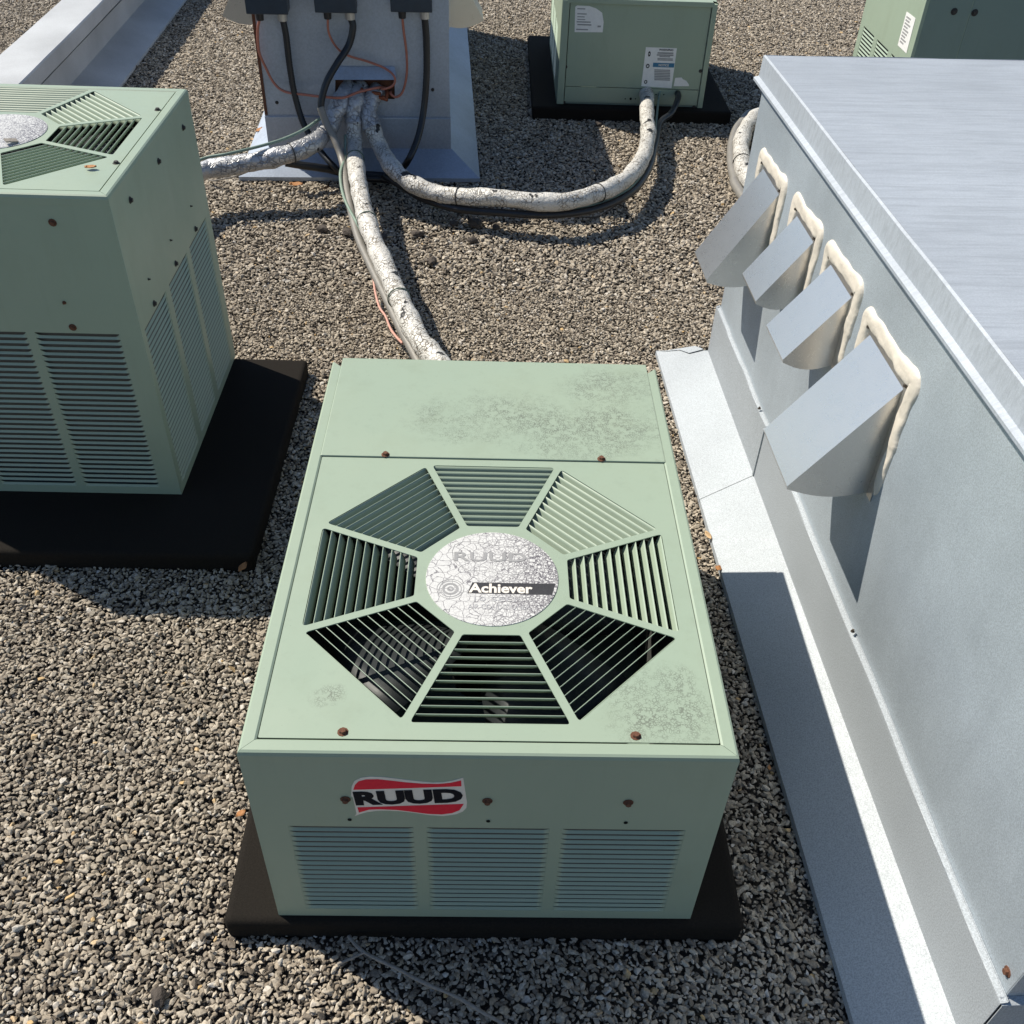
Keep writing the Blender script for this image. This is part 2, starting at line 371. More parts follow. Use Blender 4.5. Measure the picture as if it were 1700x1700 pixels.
# ------------------------------------------------------------------ equipment pads
def pad(label, x0, x1, y0, y1, h):
    o = boxobj('equipment_pad', x0, x1, y0, y1, -.01, h, 'rubber_pad', None, .014, 3, True)
    tag(o, label, 'pad', 'black equipment pads')
pad('black rubber pad under the low green condenser in the foreground', -.442, .442, -.014, 1.05, .05)
pad('black rubber pad under the tall green condenser at the left', -1.71, -.565, .875, 1.742, .05)
pad('black rubber pad under the condenser at the back with the service labels', .17, 1.135, 4.02, 5.22, .06)
pad('black rubber pad under the condenser hidden behind the vent enclosure', 1.42, 2.46, 3.03, 4.02, .06)

# ------------------------------------------------------------------ condenser units
def slat_mesh(k, hw, chord=.0182, tilt=R(63)):
    """grille blade: top edge at y=0 (outer side), falls towards -y (hub side); rounded lower corners"""
    prof = [(0, 0), (-.25*chord*math.cos(tilt), -.30*chord*math.sin(tilt)), (-.62*chord*math.cos(tilt), -.66*chord*math.sin(tilt)), (-chord*math.cos(tilt), -chord*math.sin(tilt))]
    inset = [0, .0006, .0022, .0075]
    vs, fs = [], []
    for (y, z), i in zip(prof, inset): vs += [(-hw+i, y, z), (-hw+i+.006, y, z), (hw-i-.006, y, z), (hw-i, y, z)]
    for r_ in range(3):
        for c_ in range(3): q = r_*4+c_; fs.append((q, q+1, q+5, q+4))
    bm = solid(vs, fs, .0011); me = bpy.data.meshes.new('slat'); bm.to_mesh(me); bm.free(); me.materials.append(MAT['paint_green'])
    me.polygons.foreach_set('use_smooth', [True]*len(me.polygons)); return me
AO, AI, GAP = .2965, .1265, .0066
NSL = 11; PIT = (AO-AI)/NSL
SLATS = [slat_mesh(k, (AI+PIT*(k+1))*math.tan(R(22.5))-GAP/math.cos(R(22.5))*.9+.0015) for k in range(NSL)]
def louver_mesh(L, p, depth=.0042, zt=.28):
    """side louvre: lower edge in the sheet plane (y=0), upper edge pressed inwards (+y), ends fade back into the sheet"""
    xs = [0, .002, .005, .010, .018, L/2, L-.018, L-.010, L-.005, L-.002, L]
    def f(x):
        d = min(x, L-x); return 1-(1-min(1, d/.013))**2.2
    zs = [0, .35, .7, 1.0]; vs, fs = [], []
    for z in zs:
        for x in xs:
            k = f(x); vs.append((x-L/2, depth*k*z, p*z*(zt+(1-zt)*(1-k))))
    n = len(xs)
    for a in range(3):
        for c_ in range(n-1): q = a*n+c_; fs.append((q, q+1, q+n+1, q+n))
    me = meshdata('louver', vs, fs, 'paint_green', False); return me
LOUV = {}
def louver_cols(panel, cols, z0, z1, rows, axis, off, single=True):
    """cols: list of (c0,c1) along the panel; axis 'F','R','L','B' gives the facing"""
    p = (z1-z0)/rows
    for ci, (a, b_) in enumerate(cols):
        key = (round(b_-a, 3), round(p, 4))
        if key not in LOUV: LOUV[key] = louver_mesh(b_-a, p, *((.0038, .26) if rows < 20 else (.0038, .34)))
        me = LOUV[key]; c = (a+b_)/2; rz = {'F': 0, 'R': math.pi/2, 'B': math.pi, 'L': -math.pi/2}[axis]
        sg = single if isinstance(single, bool) else single[ci]
        for r_ in range(rows):
            loc = {'F': (c, off, z0+r_*p), 'B': (c, off, z0+r_*p), 'R': (off, c, z0+r_*p), 'L': (off, c, z0+r_*p)}[axis]
            if sg: inst('louver_slat', me, panel, loc, rz)
            elif r_ == 0:
                mm = bpy.data.meshes.new('louver_bank'); bm = bmesh.new()
                for q in range(rows):
                    t_ = me.copy(); t_.transform(Matrix.Translation((0, 0, q*p))); bm.from_mesh(t_); bpy.data.meshes.remove(t_)
                bm.to_mesh(mm); bm.free(); mm.materials.append(MAT['paint_green'])
                inst('louver_bank', mm, panel, loc, rz)
_scr = {}
def screw(parent, loc, mat='rust', axis='Z', r=.0058):
    key = (mat, axis, r)
    if key not in _scr:
        bm = bmesh.new()
        bmesh.ops.create_cone(bm, cap_ends=True, segments=10, radius1=r*1.45, radius2=r*1.3, depth=.0012)
        q = bmesh.ops.create_cone(bm, cap_ends=True, segments=6, radius1=r*.95, radius2=r*.8, depth=.0045)
        for v in q['verts']: v.co.z += .0026
        M_ = {'Z': Matrix(), '-Y': Matrix.Rotation(R(90), 4, 'X'), 'X': Matrix.Rotation(R(90), 4, 'Y'), '-X': Matrix.Rotation(R(-90), 4, 'Y'), 'Y': Matrix.Rotation(R(-90), 4, 'X')}[axis]
        bmesh.ops.transform(bm, matrix=M_, verts=bm.verts); me = bpy.data.meshes.new('screw'); bm.to_mesh(me); bm.free(); me.materials.append(MAT[mat]); _scr[key] = me
    return inst('screw', _scr[key], parent, loc)

def condenser(name, label, loc, rz, W, D, H, gc, cover, front_cols, side_cols, zl, rows, detail=True, single_front=True, single_right=False, group=None, right_rows=None, single_left=False):
    """gc: grille centre (local), cover: y where the rear cover starts or None"""
    u = thing(name, label, 'air conditioner', loc, rz, group)
    h = W/2; RIM = .0235; th = .0016
    z0, z1 = zl
    # walls
    fp = plate('front_panel', rect(-h, h, 0, H-.008), [rect(a, b_, z0, z1) for a, b_ in front_cols], th, 'paint_green', u, XZ(0))
    louver_cols(fp, front_cols, z0, z1, rows, 'F', 0.0004, single_front)
    Mr = Matrix(((0, 0, 1, h), (1, 0, 0, 0), (0, 1, 0, 0), (0, 0, 0, 1)))
    Ml = Matrix(((0, 0, -1, -h), (1, 0, 0, 0), (0, 1, 0, 0), (0, 0, 0, 1)))
    ho = [rect(a, b_, z0, z1) for a, b_ in side_cols]
    rp = plate('side_panel', rect(.002, D-.002, 0, H-.008), ho, th, 'paint_green', u, Mr); louver_cols(rp, side_cols, z0, z1, rows, 'R', h-.0004, single_right)
    lp = plate('side_panel', rect(.002, D-.002, 0, H-.008), ho, th, 'paint_green', u, Ml); louver_cols(lp, side_cols, z0, z1, rows, 'L', -h+.0004, single_left)
    # top rim: four mitred bars with a rolled edge
    zt = H
    def bar(p0, p1, nin, nm='top_rim'):
        p0, p1, nin = Vector(p0), Vector(p1), Vector(nin); d = (p1-p0).normalized(); vs = []
        prof = [(0, -.022), (-.0006, -.008), (.0012, -.0022), (.0045, 0), (RIM-.003, 0), (RIM, -.0022), (RIM, -.012)]
        for (o, z) in prof:
            e = max(o, 0)+.0004
            vs += [p0+d*e+nin*o+Vector((0, 0, z)), p1-d*e+nin*o+Vector((0, 0, z))]
        fs = [(2*i, 2*i+1, 2*i+3, 2*i+2) for i in range(len(prof)-1)]
        bm = solid(vs, fs, .001); bmobj(nm, bm, 'paint_green', u)
    A, B, C_, D_ = (-h, -.0008, zt), (h, -.0008, zt), (h, D, zt), (-h, D, zt)
    bar(A, B, (0, 1, 0)); bar(B, C_, (-1, 0, 0)); bar(D_, A, (1, 0, 0))
    if cover is None: bar(C_, D_, (0, -1, 0))
    # fan panel with eight openings
    y1 = cover if cover else D-RIM-.0012
    x1 = h-RIM-.0014
    holes = []
    for s in range(8):
        a = s*math.pi/4; tn = math.tan(R(22.5)); gg = GAP/math.cos(R(22.5))
        q = [(-(AO*tn-gg), AO), (AO*tn-gg, AO), (AI*tn-gg, AI), (-(AI*tn-gg), AI)]
        pts = roundpoly(q, .006)
        holes.append([(gc[0]+x*math.cos(a)-y*math.sin(a), gc[1]+x*math.sin(a)+y*math.cos(a)) for x, y in pts])
    fm = 'paint_green_fan' if cover else 'paint_green'
    fpn = plate('fan_panel', roundpoly(rect(-x1, x1, RIM+.0012, y1-.0012), .002, 2), holes, .0016, fm, u, Matrix.Translation((0, 0, zt-.0012)))
    for s in range(8):
        a = s*math.pi/4
        for k in range(NSL):
            rr = AI+PIT*(k+1)-.0006
            inst('slat', SLATS[k], fpn, (gc[0]-rr*math.sin(a), gc[1]+rr*math.cos(a), zt-.0026), a)
    # hem of the fan panel edge
    if cover:
        bm = bmesh.new(); add_box(bm, -x1-.004, x1+.004, cover+.0016, D+.012, zt-.020, zt+.0012, .0022, 2)
        bmobj('rear_cover', bm, 'paint_green_cover', u)
        for x in (-.206, .206): screw(u, (x, cover+.007, zt+.0016))
        for x in (-.208, .207): screw(u, (x, .036, zt-.001))
    else:
        for y in (.17, .50):
            for x in (-x1+.008, x1-.008): screw(u, (x, y, zt-.001), 'dark_screw')
    # inside: shroud ring, coil, fan, motor, base
    bm = bmesh.new(); n = 40; r0 = .292
    ring = [[bm.verts.new((gc[0]+r0*c0*math.cos(2*math.pi*i/n), gc[1]+r0*c0*math.sin(2*math.pi*i/n), z)) for i in range(n)] for c0, z in ((1.06, zt-.028), (1.0, zt-.05), (1.0, zt-.13))]
    for a_, b_ in zip(ring, ring[1:]):
        for i in range(n): bm.faces.new((a_[i], a_[(i+1) % n], b_[(i+1) % n], b_[i]))
    bmobj('fan_shroud', bm, 'inner_dark', u, True)
    y2 = min(D-.02, gc[1]+.33)
    for nm, bx in (('coil', (-h+.010, h-.010, .012, .034)), ('coil', (-h+.011, -h+.034, .0345, y2)), ('coil', (h-.034, h-.011, .0345, y2)), ('coil', (-h+.0345, h-.0345, y2-.02, y2))):
        boxobj(nm, bx[0], bx[1], bx[2], bx[3], .02, H-.03, 'coil_fin', u)
    boxobj('base_pan', -h+.004, h-.004, .004, D-.004, 0, .018, 'paint_green_shaded', u)
    zf = zt-.105
    bm = bmesh.new(); q = bmesh.ops.create_cone(bm, cap_ends=True, segments=24, radius1=.062, radius2=.055, depth=.035); bmesh.ops.translate(bm, verts=bm.verts, vec=(gc[0], gc[1], zf)); bmobj('fan_hub', bm, 'fan_steel', u)
    bm = bmesh.new(); q = bmesh.ops.create_cone(bm, cap_ends=True, segments=24, radius1=.07, radius2=.07, depth=.11); bmesh.ops.translate(bm, verts=bm.verts, vec=(gc[0], gc[1], zf-.085)); bmobj('fan_motor', bm, 'inner_dark', u)
    for k in range(4):
        vs, fs = [], []; nn = 6
        for i in range(nn+1):
            rr = .05+(.272-.05)*i/nn; wd = .05+.075*(i/nn)
            for j in range(5):
                s = j/4-.5; ang = s*wd*2.1/max(rr, .1)
                vs.append((gc[0]+rr*math.cos(ang+k*math.pi/2+.5), gc[1]+rr*math.sin(ang+k*math.pi/2+.5), zf+s*.07*(1-.3*i/nn)+.012*(1-4*s*s)))
        for i in range(nn):
            for j in range(4): a_ = i*5+j; fs.append((a_, a_+1, a_+6, a_+5))
        bmobj('fan_blade', solid(vs, fs, .0016), 'fan_steel', u, True)
    # badge disc
    bd = boxd = None
    bm = bmesh.new(); bmesh.ops.create_cone(bm, cap_ends=True, segments=64, radius1=.110, radius2=.1095, depth=.0012)
    bd = bmobj('badge_disc', bm, 'badge_white', u); bd.location = (gc[0], gc[1], zt-.0004)
    return u, bd, fp, rp, lp, zt

PADH = .05; HM = .4664
main, badge, mfp, *_ , ZT = condenser('condenser_unit', 'low pale green condenser with a red and white logo sticker on its front', (0, 0, PADH), 0, .70, 1.0, HM, (0, .350), .6665,
    [(-.3015, -.112), (-.094, .094), (.112, .3015)], [(.05, .27), (.29, .51), (.53, .75)], (.0245, .279), 18, group='green condensers on the roof')
# front screws and holes
for x in (-.209, -.002, .205):
    screw(main, (x, -.0012, .403-PADH), 'rust', '-Y', .0055)
    bm = bmesh.new(); bmesh.ops.create_cone(bm, cap_ends=True, segments=12, radius1=.0032, radius2=.0032, depth=.0006, matrix=Matrix.Rotation(R(90), 4, 'X')); h_ = bmobj('rivet_hole', bm, 'inner_dark', main); h_.location = (x+.002, -.0008, .349-PADH)
# rear service panel of the foreground unit (seen from other sides)
boxobj('service_panel', -.345, .345, .998, 1.004, .002, HM-.02, 'paint_green', main)

# logo sticker, outline traced on the front face
def front_pt(cx, cy): p = onplane(560+cx/5.667, 1270+cy/5.667, (0, 0, 0), (0, 1, 0)); return (p.x, p.z-PADH)
OUT = [(130, 290), (135, 200), (160, 150), (220, 120), (300, 107), (400, 110), (520, 122), (650, 138), (800, 155), (900, 163), (1000, 160), (1090, 145), (1185, 117), (1200, 220), (1220, 350), (1215, 400), (1180, 435), (1120, 460), (1000, 477), (880, 470), (740, 450), (600, 432), (460, 425), (370, 428), (280, 440), (210, 460), (165, 478), (180, 455), (165, 380), (145, 300)]
RT = [(152, 228), (165, 185), (200, 150), (270, 132), (380, 130), (520, 145), (650, 160), (800, 172), (950, 175), (1060, 165), (1165, 142), (1168, 195), (700, 212)]
RB = [(190, 395), (205, 443), (300, 415), (400, 412), (560, 418), (700, 435), (850, 455), (980, 460), (1080, 448), (1150, 420), (1190, 362), (700, 378)]
stk = plate('logo_sticker', [front_pt(*p) for p in OUT], [], .0006, 'sticker_white', main, XZ(-.0006)); stk['label'] = 'wavy red and white logo sticker with black letters'
plate('red_band', [front_pt(*p) for p in RT], [], .0004, 'sticker_red', stk, XZ(-.0010))
plate('red_band', [front_pt(*p) for p in RB], [], .0004, 'sticker_red', stk, XZ(-.0010))
a0 = Vector(front_pt(160, 313)); a1 = Vector(front_pt(1180, 283)); top = Vector(front_pt(670, 231)); bot = Vector(front_pt(670, 362)); mid = (top+bot)/2
tilt = math.atan2(a1.y-a0.y, a1.x-a0.x)
tx = text('lettering', 'RUUD', 1.0, 'sticker_ink', stk, Matrix(), 1.0, .055, 0, .0004)
def fit(o, mid3, wdt, hgt, basis):
    xs = [v.co.x for v in o.data.vertices]; ys = [v.co.y for v in o.data.vertices]
    cx, cy = (min(xs)+max(xs))/2, (min(ys)+max(ys))/2; sx, sy = wdt/(max(xs)-min(xs)), hgt/(max(ys)-min(ys))
    o.data.transform(Matrix.Translation(mid3) @ basis @ Matrix.Diagonal((sx, sy, 1, 1)) @ Matrix.Translation((-cx, -cy, 0)))
fit(tx, Vector((mid.x, -.0012, mid.y)), (a1-a0).length, (top-bot).length*.98, XZ(0) @ Matrix.Rotation(tilt, 4, 'Z'))

# badge print: dark bar with lettering, emblem rings, faint words
def bprint(txt, wdt, hgt, x, y, mat, bold=.02, shear=0, z=.0011):
    o = text('lettering', txt, 1.0, mat, badge, Matrix(), 1, bold, shear, .0002); fit(o, Vector((x, y, z)), wdt, hgt, Matrix()); return o
def dp(cx, cy): p = onz(690+cx/6.8, 860+cy/6.8, ZT+PADH); return (p.x, p.y-.35)
bar_pts = [dp(*q) for q in [(585, 850), (640, 728), (1575, 745), (1540, 870)]]
plate('lettering_bar', bar_pts, [], .0003, 'label_ink', badge, Matrix.Translation((0, 0, .0009)))
pA, pB = Vector(dp(600, 795)), Vector(dp(1320, 800)); ph = (Vector(dp(900, 735))-Vector(dp(900, 850))).length
bprint('Achiever', (pB-pA).length, ph*.92, (pA.x+pB.x)/2, (pA.y+pB.y)/2, 'sticker_white', .03)
MAT['faint_ink'] = simple('faint_ink', (.42, .42, .43), .5, var=.35, scale=400)
pA, pB = Vector(dp(590, 1000)), Vector(dp(1290, 1010)); bprint('AIR CONDITIONER', (pB-pA).length, .0105, (pA.x+pB.x)/2, (pA.y+pB.y)/2, 'faint_ink', .005)
pA, pB = Vector(dp(660, 915)), Vector(dp(1200, 920)); bprint('10 SEER', (pB-pA).length, .0095, (pA.x+pB.x)/2, (pA.y+pB.y)/2, 'faint_ink', .0)
pA, pB = Vector(dp(435, 440)), Vector(dp(1250, 445)); bprint('RUUD', (pB-pA).length, .022, (pA.x+pB.x)/2, (pA.y+pB.y)/2, 'label_grey', .02)
def ringpts(c, r, n=40): return [(c[0]+r*math.cos(2*math.pi*i/n), c[1]+r*math.sin(2*math.pi*i/n)) for i in range(n)]
ec = dp(392, 800)
for r_o, r_i in ((.0225, .0215), (.0185, .0172), (.0135, .0095), (.0055, .003)):
    plate('emblem_ring', ringpts(ec, r_o), [ringpts(ec, r_i)], .0003, 'label_grey', badge, Matrix.Translation((0, 0, .0009)))
fl = [dp(*q) for q in [(420, 470), (410, 370), (440, 300), (540, 265), (700, 270), (900, 310), (1080, 325), (1275, 310), (1285, 480), (1270, 560), (1190, 630), (1080, 650), (900, 620), (760, 590), (600, 600), (470, 530)]]
cen = Vector((sum(p[0] for p in fl)/len(fl), sum(p[1] for p in fl)/len(fl)))
plate('emblem_outline', fl, [[tuple(cen+(Vector(p)-cen)*.982) for p in fl]], .0003, 'label_grey', badge, Matrix.Translation((0, 0, .0009)))

left, lbadge, lfp, lrp, llp, _ = condenser('condenser_unit', 'tall pale green condenser with louvred sides at the left edge', (-1.134, 1.096, PADH), 0, .70, .656, .781, (0, .331), None,
    [(-.302, -.113), (-.094, .095), (.113, .300)], [(.022, .202), (.231, .404), (.431, .612)], (.022, .462), 30, single_front=[False, True, True], single_right=True, group='green condensers on the roof')
for y, z in ((1.656, .768), (1.431, .771), (1.208, .774), (1.602, .527), (1.402, .530), (1.206, .529)): screw(left, (.3512, y-1.096, z-PADH), 'dark_screw', 'X', .0055)
for y, z in ((1.599, .590), (1.399, .592), (1.206, .590)): screw(left, (.3506, y-1.096, z-PADH), 'dark_screw', 'X', .002)
for x, z, q in ((-.909, .771, .006), (-.934, .588, .003), (-.932, .527, .006)): screw(left, (x+1.134, -.0012, z-PADH), 'rust', '-Y', q)
# loose scrap of the worn badge
ob = boxobj('badge_scrap', -.013, .013, -.009, .009, 0, .003, 'twig_bark', left, .001); ob.location = (.062, .262, .786); ob.rotation_euler = (.1, .2, .7)

back, bbadge, *_ = condenser('condenser_unit', 'low green condenser at the back showing its service panel with paper labels', (.642, 5.075, .06), math.pi, .71, 1.0, .468, (0, .350), .6665,
    [(-.3015, -.112), (-.094, .094), (.112, .3015)], [(.05, .27), (.29, .51), (.53, .75)], (.0245, .279), 18, single_front=False, group='green condensers on the roof')
# its rear, in local coordinates: rear face at y = 1.0 looking +y (towards the camera)
YB = 1.0015
XB = Matrix(((-1, 0, 0, 0), (0, 0, 1, YB), (0, 1, 0, 0), (0, 0, 0, 1)))       # sheet (x right as seen by the viewer, y up) on the rear face
def on_back(px, py): p = onplane(px, py, (0, 4.0735, 0), (0, 1, 0)); return (p.x-.642, p.z-.06)
plate('service_panel', rect(-.318, .328, .083, .452), [], .0016, 'paint_green', back, XB)
plate('lower_panel', rect(-.318, .328, .010, .080), [], .0016, 'paint_green', back, XB @ Matrix.Translation((0, 0, -.001)))
for x0, x1 in ((-.355, -.322), (.331, .355)):
    boxobj('corner_post', *sorted((-x0, -x1)), .985, 1.010, 0, .460, 'paint_green', back, .002)
for px, py in ((939, 111), (1163, 118), (936, 170), (1152, 178)): x, z = on_back(px, py); screw(back, (-x, YB+.0008, z), 'dark_screw', 'Y', .006)
for px, py, r_ in ((1038, 164, .003), (1047, 164, .006), (1055, 164, .003), (1089, 157, .003), (1102, 157, .003), (1094, 163, .004)):
    x, z = on_back(px, py); o = plate('knockout', ringpts((x, z), r_, 14), [], .0008, 'inner_dark', back, XB @ Matrix.Translation((0, 0, .0008)))
lab = plate('rating_label', [on_back(860+x/4.474, y/4.474) for x, y in [(425, 50), (440, 40), (530, 45), (580, 62), (625, 95), (636, 165), (628, 240), (420, 238)]], [], .0005, 'label_white', back, XB @ Matrix.Translation((0, 0, .0006)))
lab['label'] = 'torn white rating label, upper left of the panel'
def lines(parent, rows, mat='label_grey'):
    for (x0, x1, y, hh) in rows:
        p, q = on_back(860+x0/4.474, (y+hh)/4.474), on_back(860+x1/4.474, y/4.474)
        plate('print_line', rect(p[0], q[0], p[1], max(q[1], p[1]+.0012)), [], .0003, mat, parent, XB @ Matrix.Translation((0, 0, .0010)))
lines(lab, [(440, 500, 62, 6), (440, 510, 100, 6), (440, 495, 122, 5), (440, 500, 142, 5), (435, 540, 160, 6), (440, 545, 180, 7), (432, 520, 216, 6), (590, 615, 190, 12)])
lab2 = plate('warning_label', [on_back(860+x/4.474, y/4.474) for x, y in [(950, 350), (1180, 358), (1140, 655), (915, 640)]], [], .0005, 'label_white', back, XB @ Matrix.Translation((0, 0, .0006)))
lab2['label'] = 'white warning label with a blue notice bar'
p, q = on_back(860+1000/4.474, 497/4.474), on_back(860+1162/4.474, 470/4.474)
plate('notice_bar', rect(p[0], q[0], p[1], q[1]), [], .0003, 'label_blue', lab2, XB @ Matrix.Translation((0, 0, .0010)))
def btext(s, x, y, wdt, hgt, mat):
    c_ = on_back(860+x/4.474, y/4.474); o = text('lettering', s, 1.0, mat, lab2, Matrix(), 1, .02, 0, .0002); fit(o, Vector((-c_[0], YB+.0016, c_[1])), wdt, hgt, Matrix(((-1, 0, 0, 0), (0, 0, 1, 0), (0, 1, 0, 0), (0, 0, 0, 1))))
btext('NOTICE', 1082, 484, .048, .010, 'sticker_white'); btext('WARNING', 1100, 370, .068, .009, 'label_ink')
lines(lab2, [(1035, 1155, 390, 9), (1030, 1155, 406, 7), (1050, 1130, 418, 5), (1035, 1150, 434, 4), (1035, 1150, 444, 4)] + [(1012, 1130, 518+i*12, 5) for i in range(7)])
for cx, cy, a_, b_ in ((975, 400, .007, .012), (963, 490, .010, .010), (948, 608, .009, .009)):
    c_ = on_back(860+cx/4.474, cy/4.474); plate('print_symbol', [(c_[0]+a_*math.cos(k*.5236)*.9, c_[1]+b_*math.sin(k*.5236)) for k in range(12)], [ringpts(c_, a_*.45, 10)], .0003, 'label_ink', lab2, XB @ Matrix.Translation((0, 0, .0010)))
lab3 = plate('torn_label', [on_back(860+x/4.474, y/4.474) for x, y in [(1168, 578), (1215, 575), (1225, 588), (1250, 600), (1270, 630), (1268, 640), (1155, 640)]], [], .0005, 'label_white', back, XB @ Matrix.Translation((0, 0, .0006)))

# condenser behind the vent enclosure (top right): lit side with a label, service side towards us has its shade put into a darker green
tr, tb, tfp, trp, tlp, _ = condenser('condenser_unit', 'green condenser rising behind the vent enclosure at the top right corner', (1.94, 3.18, .06), 0, .70, .66, .80, (0, .331), None,
    [], [(.05, .21), (.25, .41), (.45, .61)], (.022, .46), 30, single_left=True, group='green condensers on the roof')
plate('service_panel', rect(-.348, -.177, .01, .77), [], .0016, 'paint_green_shaded', tr, XZ(-.0016))
plate('service_panel', rect(-.173, .348, .01, .77), [], .0016, 'paint_green_shaded', tr, XZ(-.0016))
for px, py in ((1584, 19), (1618, 21)):
    p = onplane(px, py, (0, 3.178, 0), (0, 1, 0)); screw(tr, (p.x-1.94, -.0034, p.z-.06), 'dark_screw', '-Y', .009)
def on_trs(px, py): p = onplane(px, py, (1.588, 0, 0), (1, 0, 0)); return (p.y-3.18, p.z-.06)
c_ = lambda x, y: (1180+x/3.269, y/3.269)
MT = Matrix(((0, 0, -1, -.3505), (1, 0, 0, 0), (0, 1, 0, 0), (0, 0, 0, 1)))
tl = plate('rating_label', [on_trs(*c_(*q)) for q in [(1062, 62), (1110, 98), (1060, 290), (1013, 245)]], [], .0006, 'label_white', tr, MT @ Matrix.Translation((0, 0, .0008)))
tl['label'] = 'weathered white rating label on the sunlit side'
q0, q1, q2, q3 = [Vector(on_trs(*c_(*q))) for q in [(1062, 62), (1110, 98), (1060, 290), (1013, 245)]]
for k in range(9):
    s = .1+k*.09; a_ = q0.lerp(q3, s).lerp(q1.lerp(q2, s), .12); b_ = q0.lerp(q3, s).lerp(q1.lerp(q2, s), random.uniform(.5, .85)); d_ = Vector((0, -.006))
    plate('print_line', [tuple(a_), tuple(b_), tuple(b_+d_), tuple(a_+d_)], [], .0003, 'label_grey', tl, MT @ Matrix.Translation((0, 0, .0012)))
boxobj('corner_post', -.3535, -.34, -.0035, .02, 0, .775, 'paint_green', tr, .002)

# ------------------------------------------------------------------ sheet-metal vent enclosures
def wavy(n, amp, seed):
    rr = random.Random(seed); return [amp*(.6*math.sin(i*.9+rr.uniform(0, .4))+rr.uniform(-.5, .5)) for i in range(n)]
def strip(name, p0, p1, out, prof, mat, parent, n=16, amp=0.0, seed=0, m0=0.0, m1=0.0, th=.0015):
    """sweep a profile of (offset outwards, z) from p0 to p1; m0/m1: how far each end grows with the offset (mitre)"""
    p0, p1, out = Vector((*p0, 0)), Vector((*p1, 0)), Vector((*out, 0)); d = (p1-p0).normalized(); L = (p1-p0).length
    wv = wavy(n+1, amp, seed); vs = []
    for i in range(n+1):
        s = i/n
        for j, (o, z) in enumerate(prof):
            base = p0+d*(L*s); ext = -m0*o*(1-s)+m1*o*s
            vs.append(base+d*ext+out*o+Vector((0, 0, z+(wv[i] if j >= len(prof)//2 and amp else 0))))
    m_ = len(prof); fs = [(i*m_+j, i*m_+j+1, (i+1)*m_+j+1, (i+1)*m_+j) for i in range(n) for j in range(m_-1)]
    return bmobj(name, solid(vs, fs, th), mat, parent)
def enclosure(label, loc, rz, W, L, front_hole=None, wall='galvanized_wall', flash='galvanized_flashing', seams=(), ledge=.009, fl=.13, apron_z=.10, base_top=.25, cap_z=.893, top_z=.95, back_hole=None, cap='galvanized_cap'):
    e = thing('vent_enclosure', label, 'enclosure', loc, rz, 'sheet metal enclosures on the roof')
    i_ = ledge
    # walls
    hole = [front_hole] if front_hole else []
    plate('wall_panel', rect(i_, W-i_, .02, cap_z+.02), hole, .002, wall, e, XZ(i_))
    plate('wall_panel', rect(i_+.002, W-i_-.002, .02, cap_z+.02), [], .002, wall, e, Matrix(((1, 0, 0, 0), (0, 0, 1, L-i_), (0, 1, 0, 0), (0, 0, 0, 1))))
    plate('wall_panel', rect(i_+.0025, L-i_-.0025, .02, cap_z+.02), [], .002, wall, e, Matrix(((0, 0, -1, i_), (1, 0, 0, 0), (0, 1, 0, 0), (0, 0, 0, 1))))
    plate('wall_panel', rect(i_+.0025, L-i_-.0025, .02, cap_z+.02), [], .002, wall, e, Matrix(((0, 0, 1, W-i_), (1, 0, 0, 0), (0, 1, 0, 0), (0, 0, 0, 1))))
    # base flashing with its ledge, and the sloping apron
    sides = [((0, L), (0, 0), (-1, 0), 'l'), ((0, 0), (W, 0), (0, -1), 'f'), ((W, 0), (W, L), (1, 0), 'r'), ((W, L), (0, L), (0, 1), 'b')]
    for k, (p0, p1, o, nm) in enumerate(sides):
        cuts = [0]+[c/(L if nm in 'lr' else W) for c in (seams if nm == 'l' else ())]+[1]
        for a, b_ in zip(cuts, cuts[1:]):
            q0 = Vector(p0).lerp(Vector(p1), a); q1 = Vector(p0).lerp(Vector(p1), b_); dd = (q1-q0).normalized()
            if a > 0: q0 = q0+dd*.0015
            if b_ < 1: q1 = q1-dd*.0015
            raise_ = .0015*(k % 2)+(.0012 if a > 0 else 0)
            strip('base_flashing', q0, q1, o, [(raise_, apron_z-.01), (raise_, base_top-.002), (raise_-.0005, base_top), (-ledge, base_top+.0025), (-ledge+.0005, base_top+.006)], flash, e, 14, .003, k+3)
            strip('apron', q0, q1, o, [(0, apron_z+raise_), (fl, .018+raise_), (fl+.001, .004)], flash, e, 6, 0, 0, 1 if a == 0 else 0, 1 if b_ == 1 else 0)
        for c in (seams if nm == 'l' else ()):
            bm = bmesh.new(); add_box(bm, -.006, .0015, L-c-.004, L-c+.004, apron_z, base_top-.004, .001); bmobj('standing_seam', bm, flash, e)
    # cap
    n_ = 10
    for k, (p0, p1, o, nm) in enumerate(sides):
        strip('cap_skirt', p0, p1, o, [(.009, cap_z-.008), (.0125, cap_z-.006), (.0125, cap_z), (.003, cap_z+.006), (.001, top_z-.003), (-.003, top_z)], cap, e, 14, .0012, k+11, 1, 1, .0012)
    vs, fs = [], []; nx, ny = 10, 16; rr = random.Random(4)
    for j in range(ny+1):
        for i in range(nx+1):
            x, y = .0045+(W-.009)*i/nx, .0045+(L-.009)*j/ny; ed = min(i, nx-i, j, ny-j)
            vs.append((x, y, top_z-.001+(0 if ed == 0 else .0006*math.sin(x*6+1)*math.sin(y*4)+.0004*rr.uniform(-1, 1))))
    for j in range(ny):
        for i in range(nx): a = j*(nx+1)+i; fs.append((a, a+1, a+nx+2, a+nx+1))
    o = bmobj('cap_top', solid(vs, fs, .0012), cap, e)
    return e
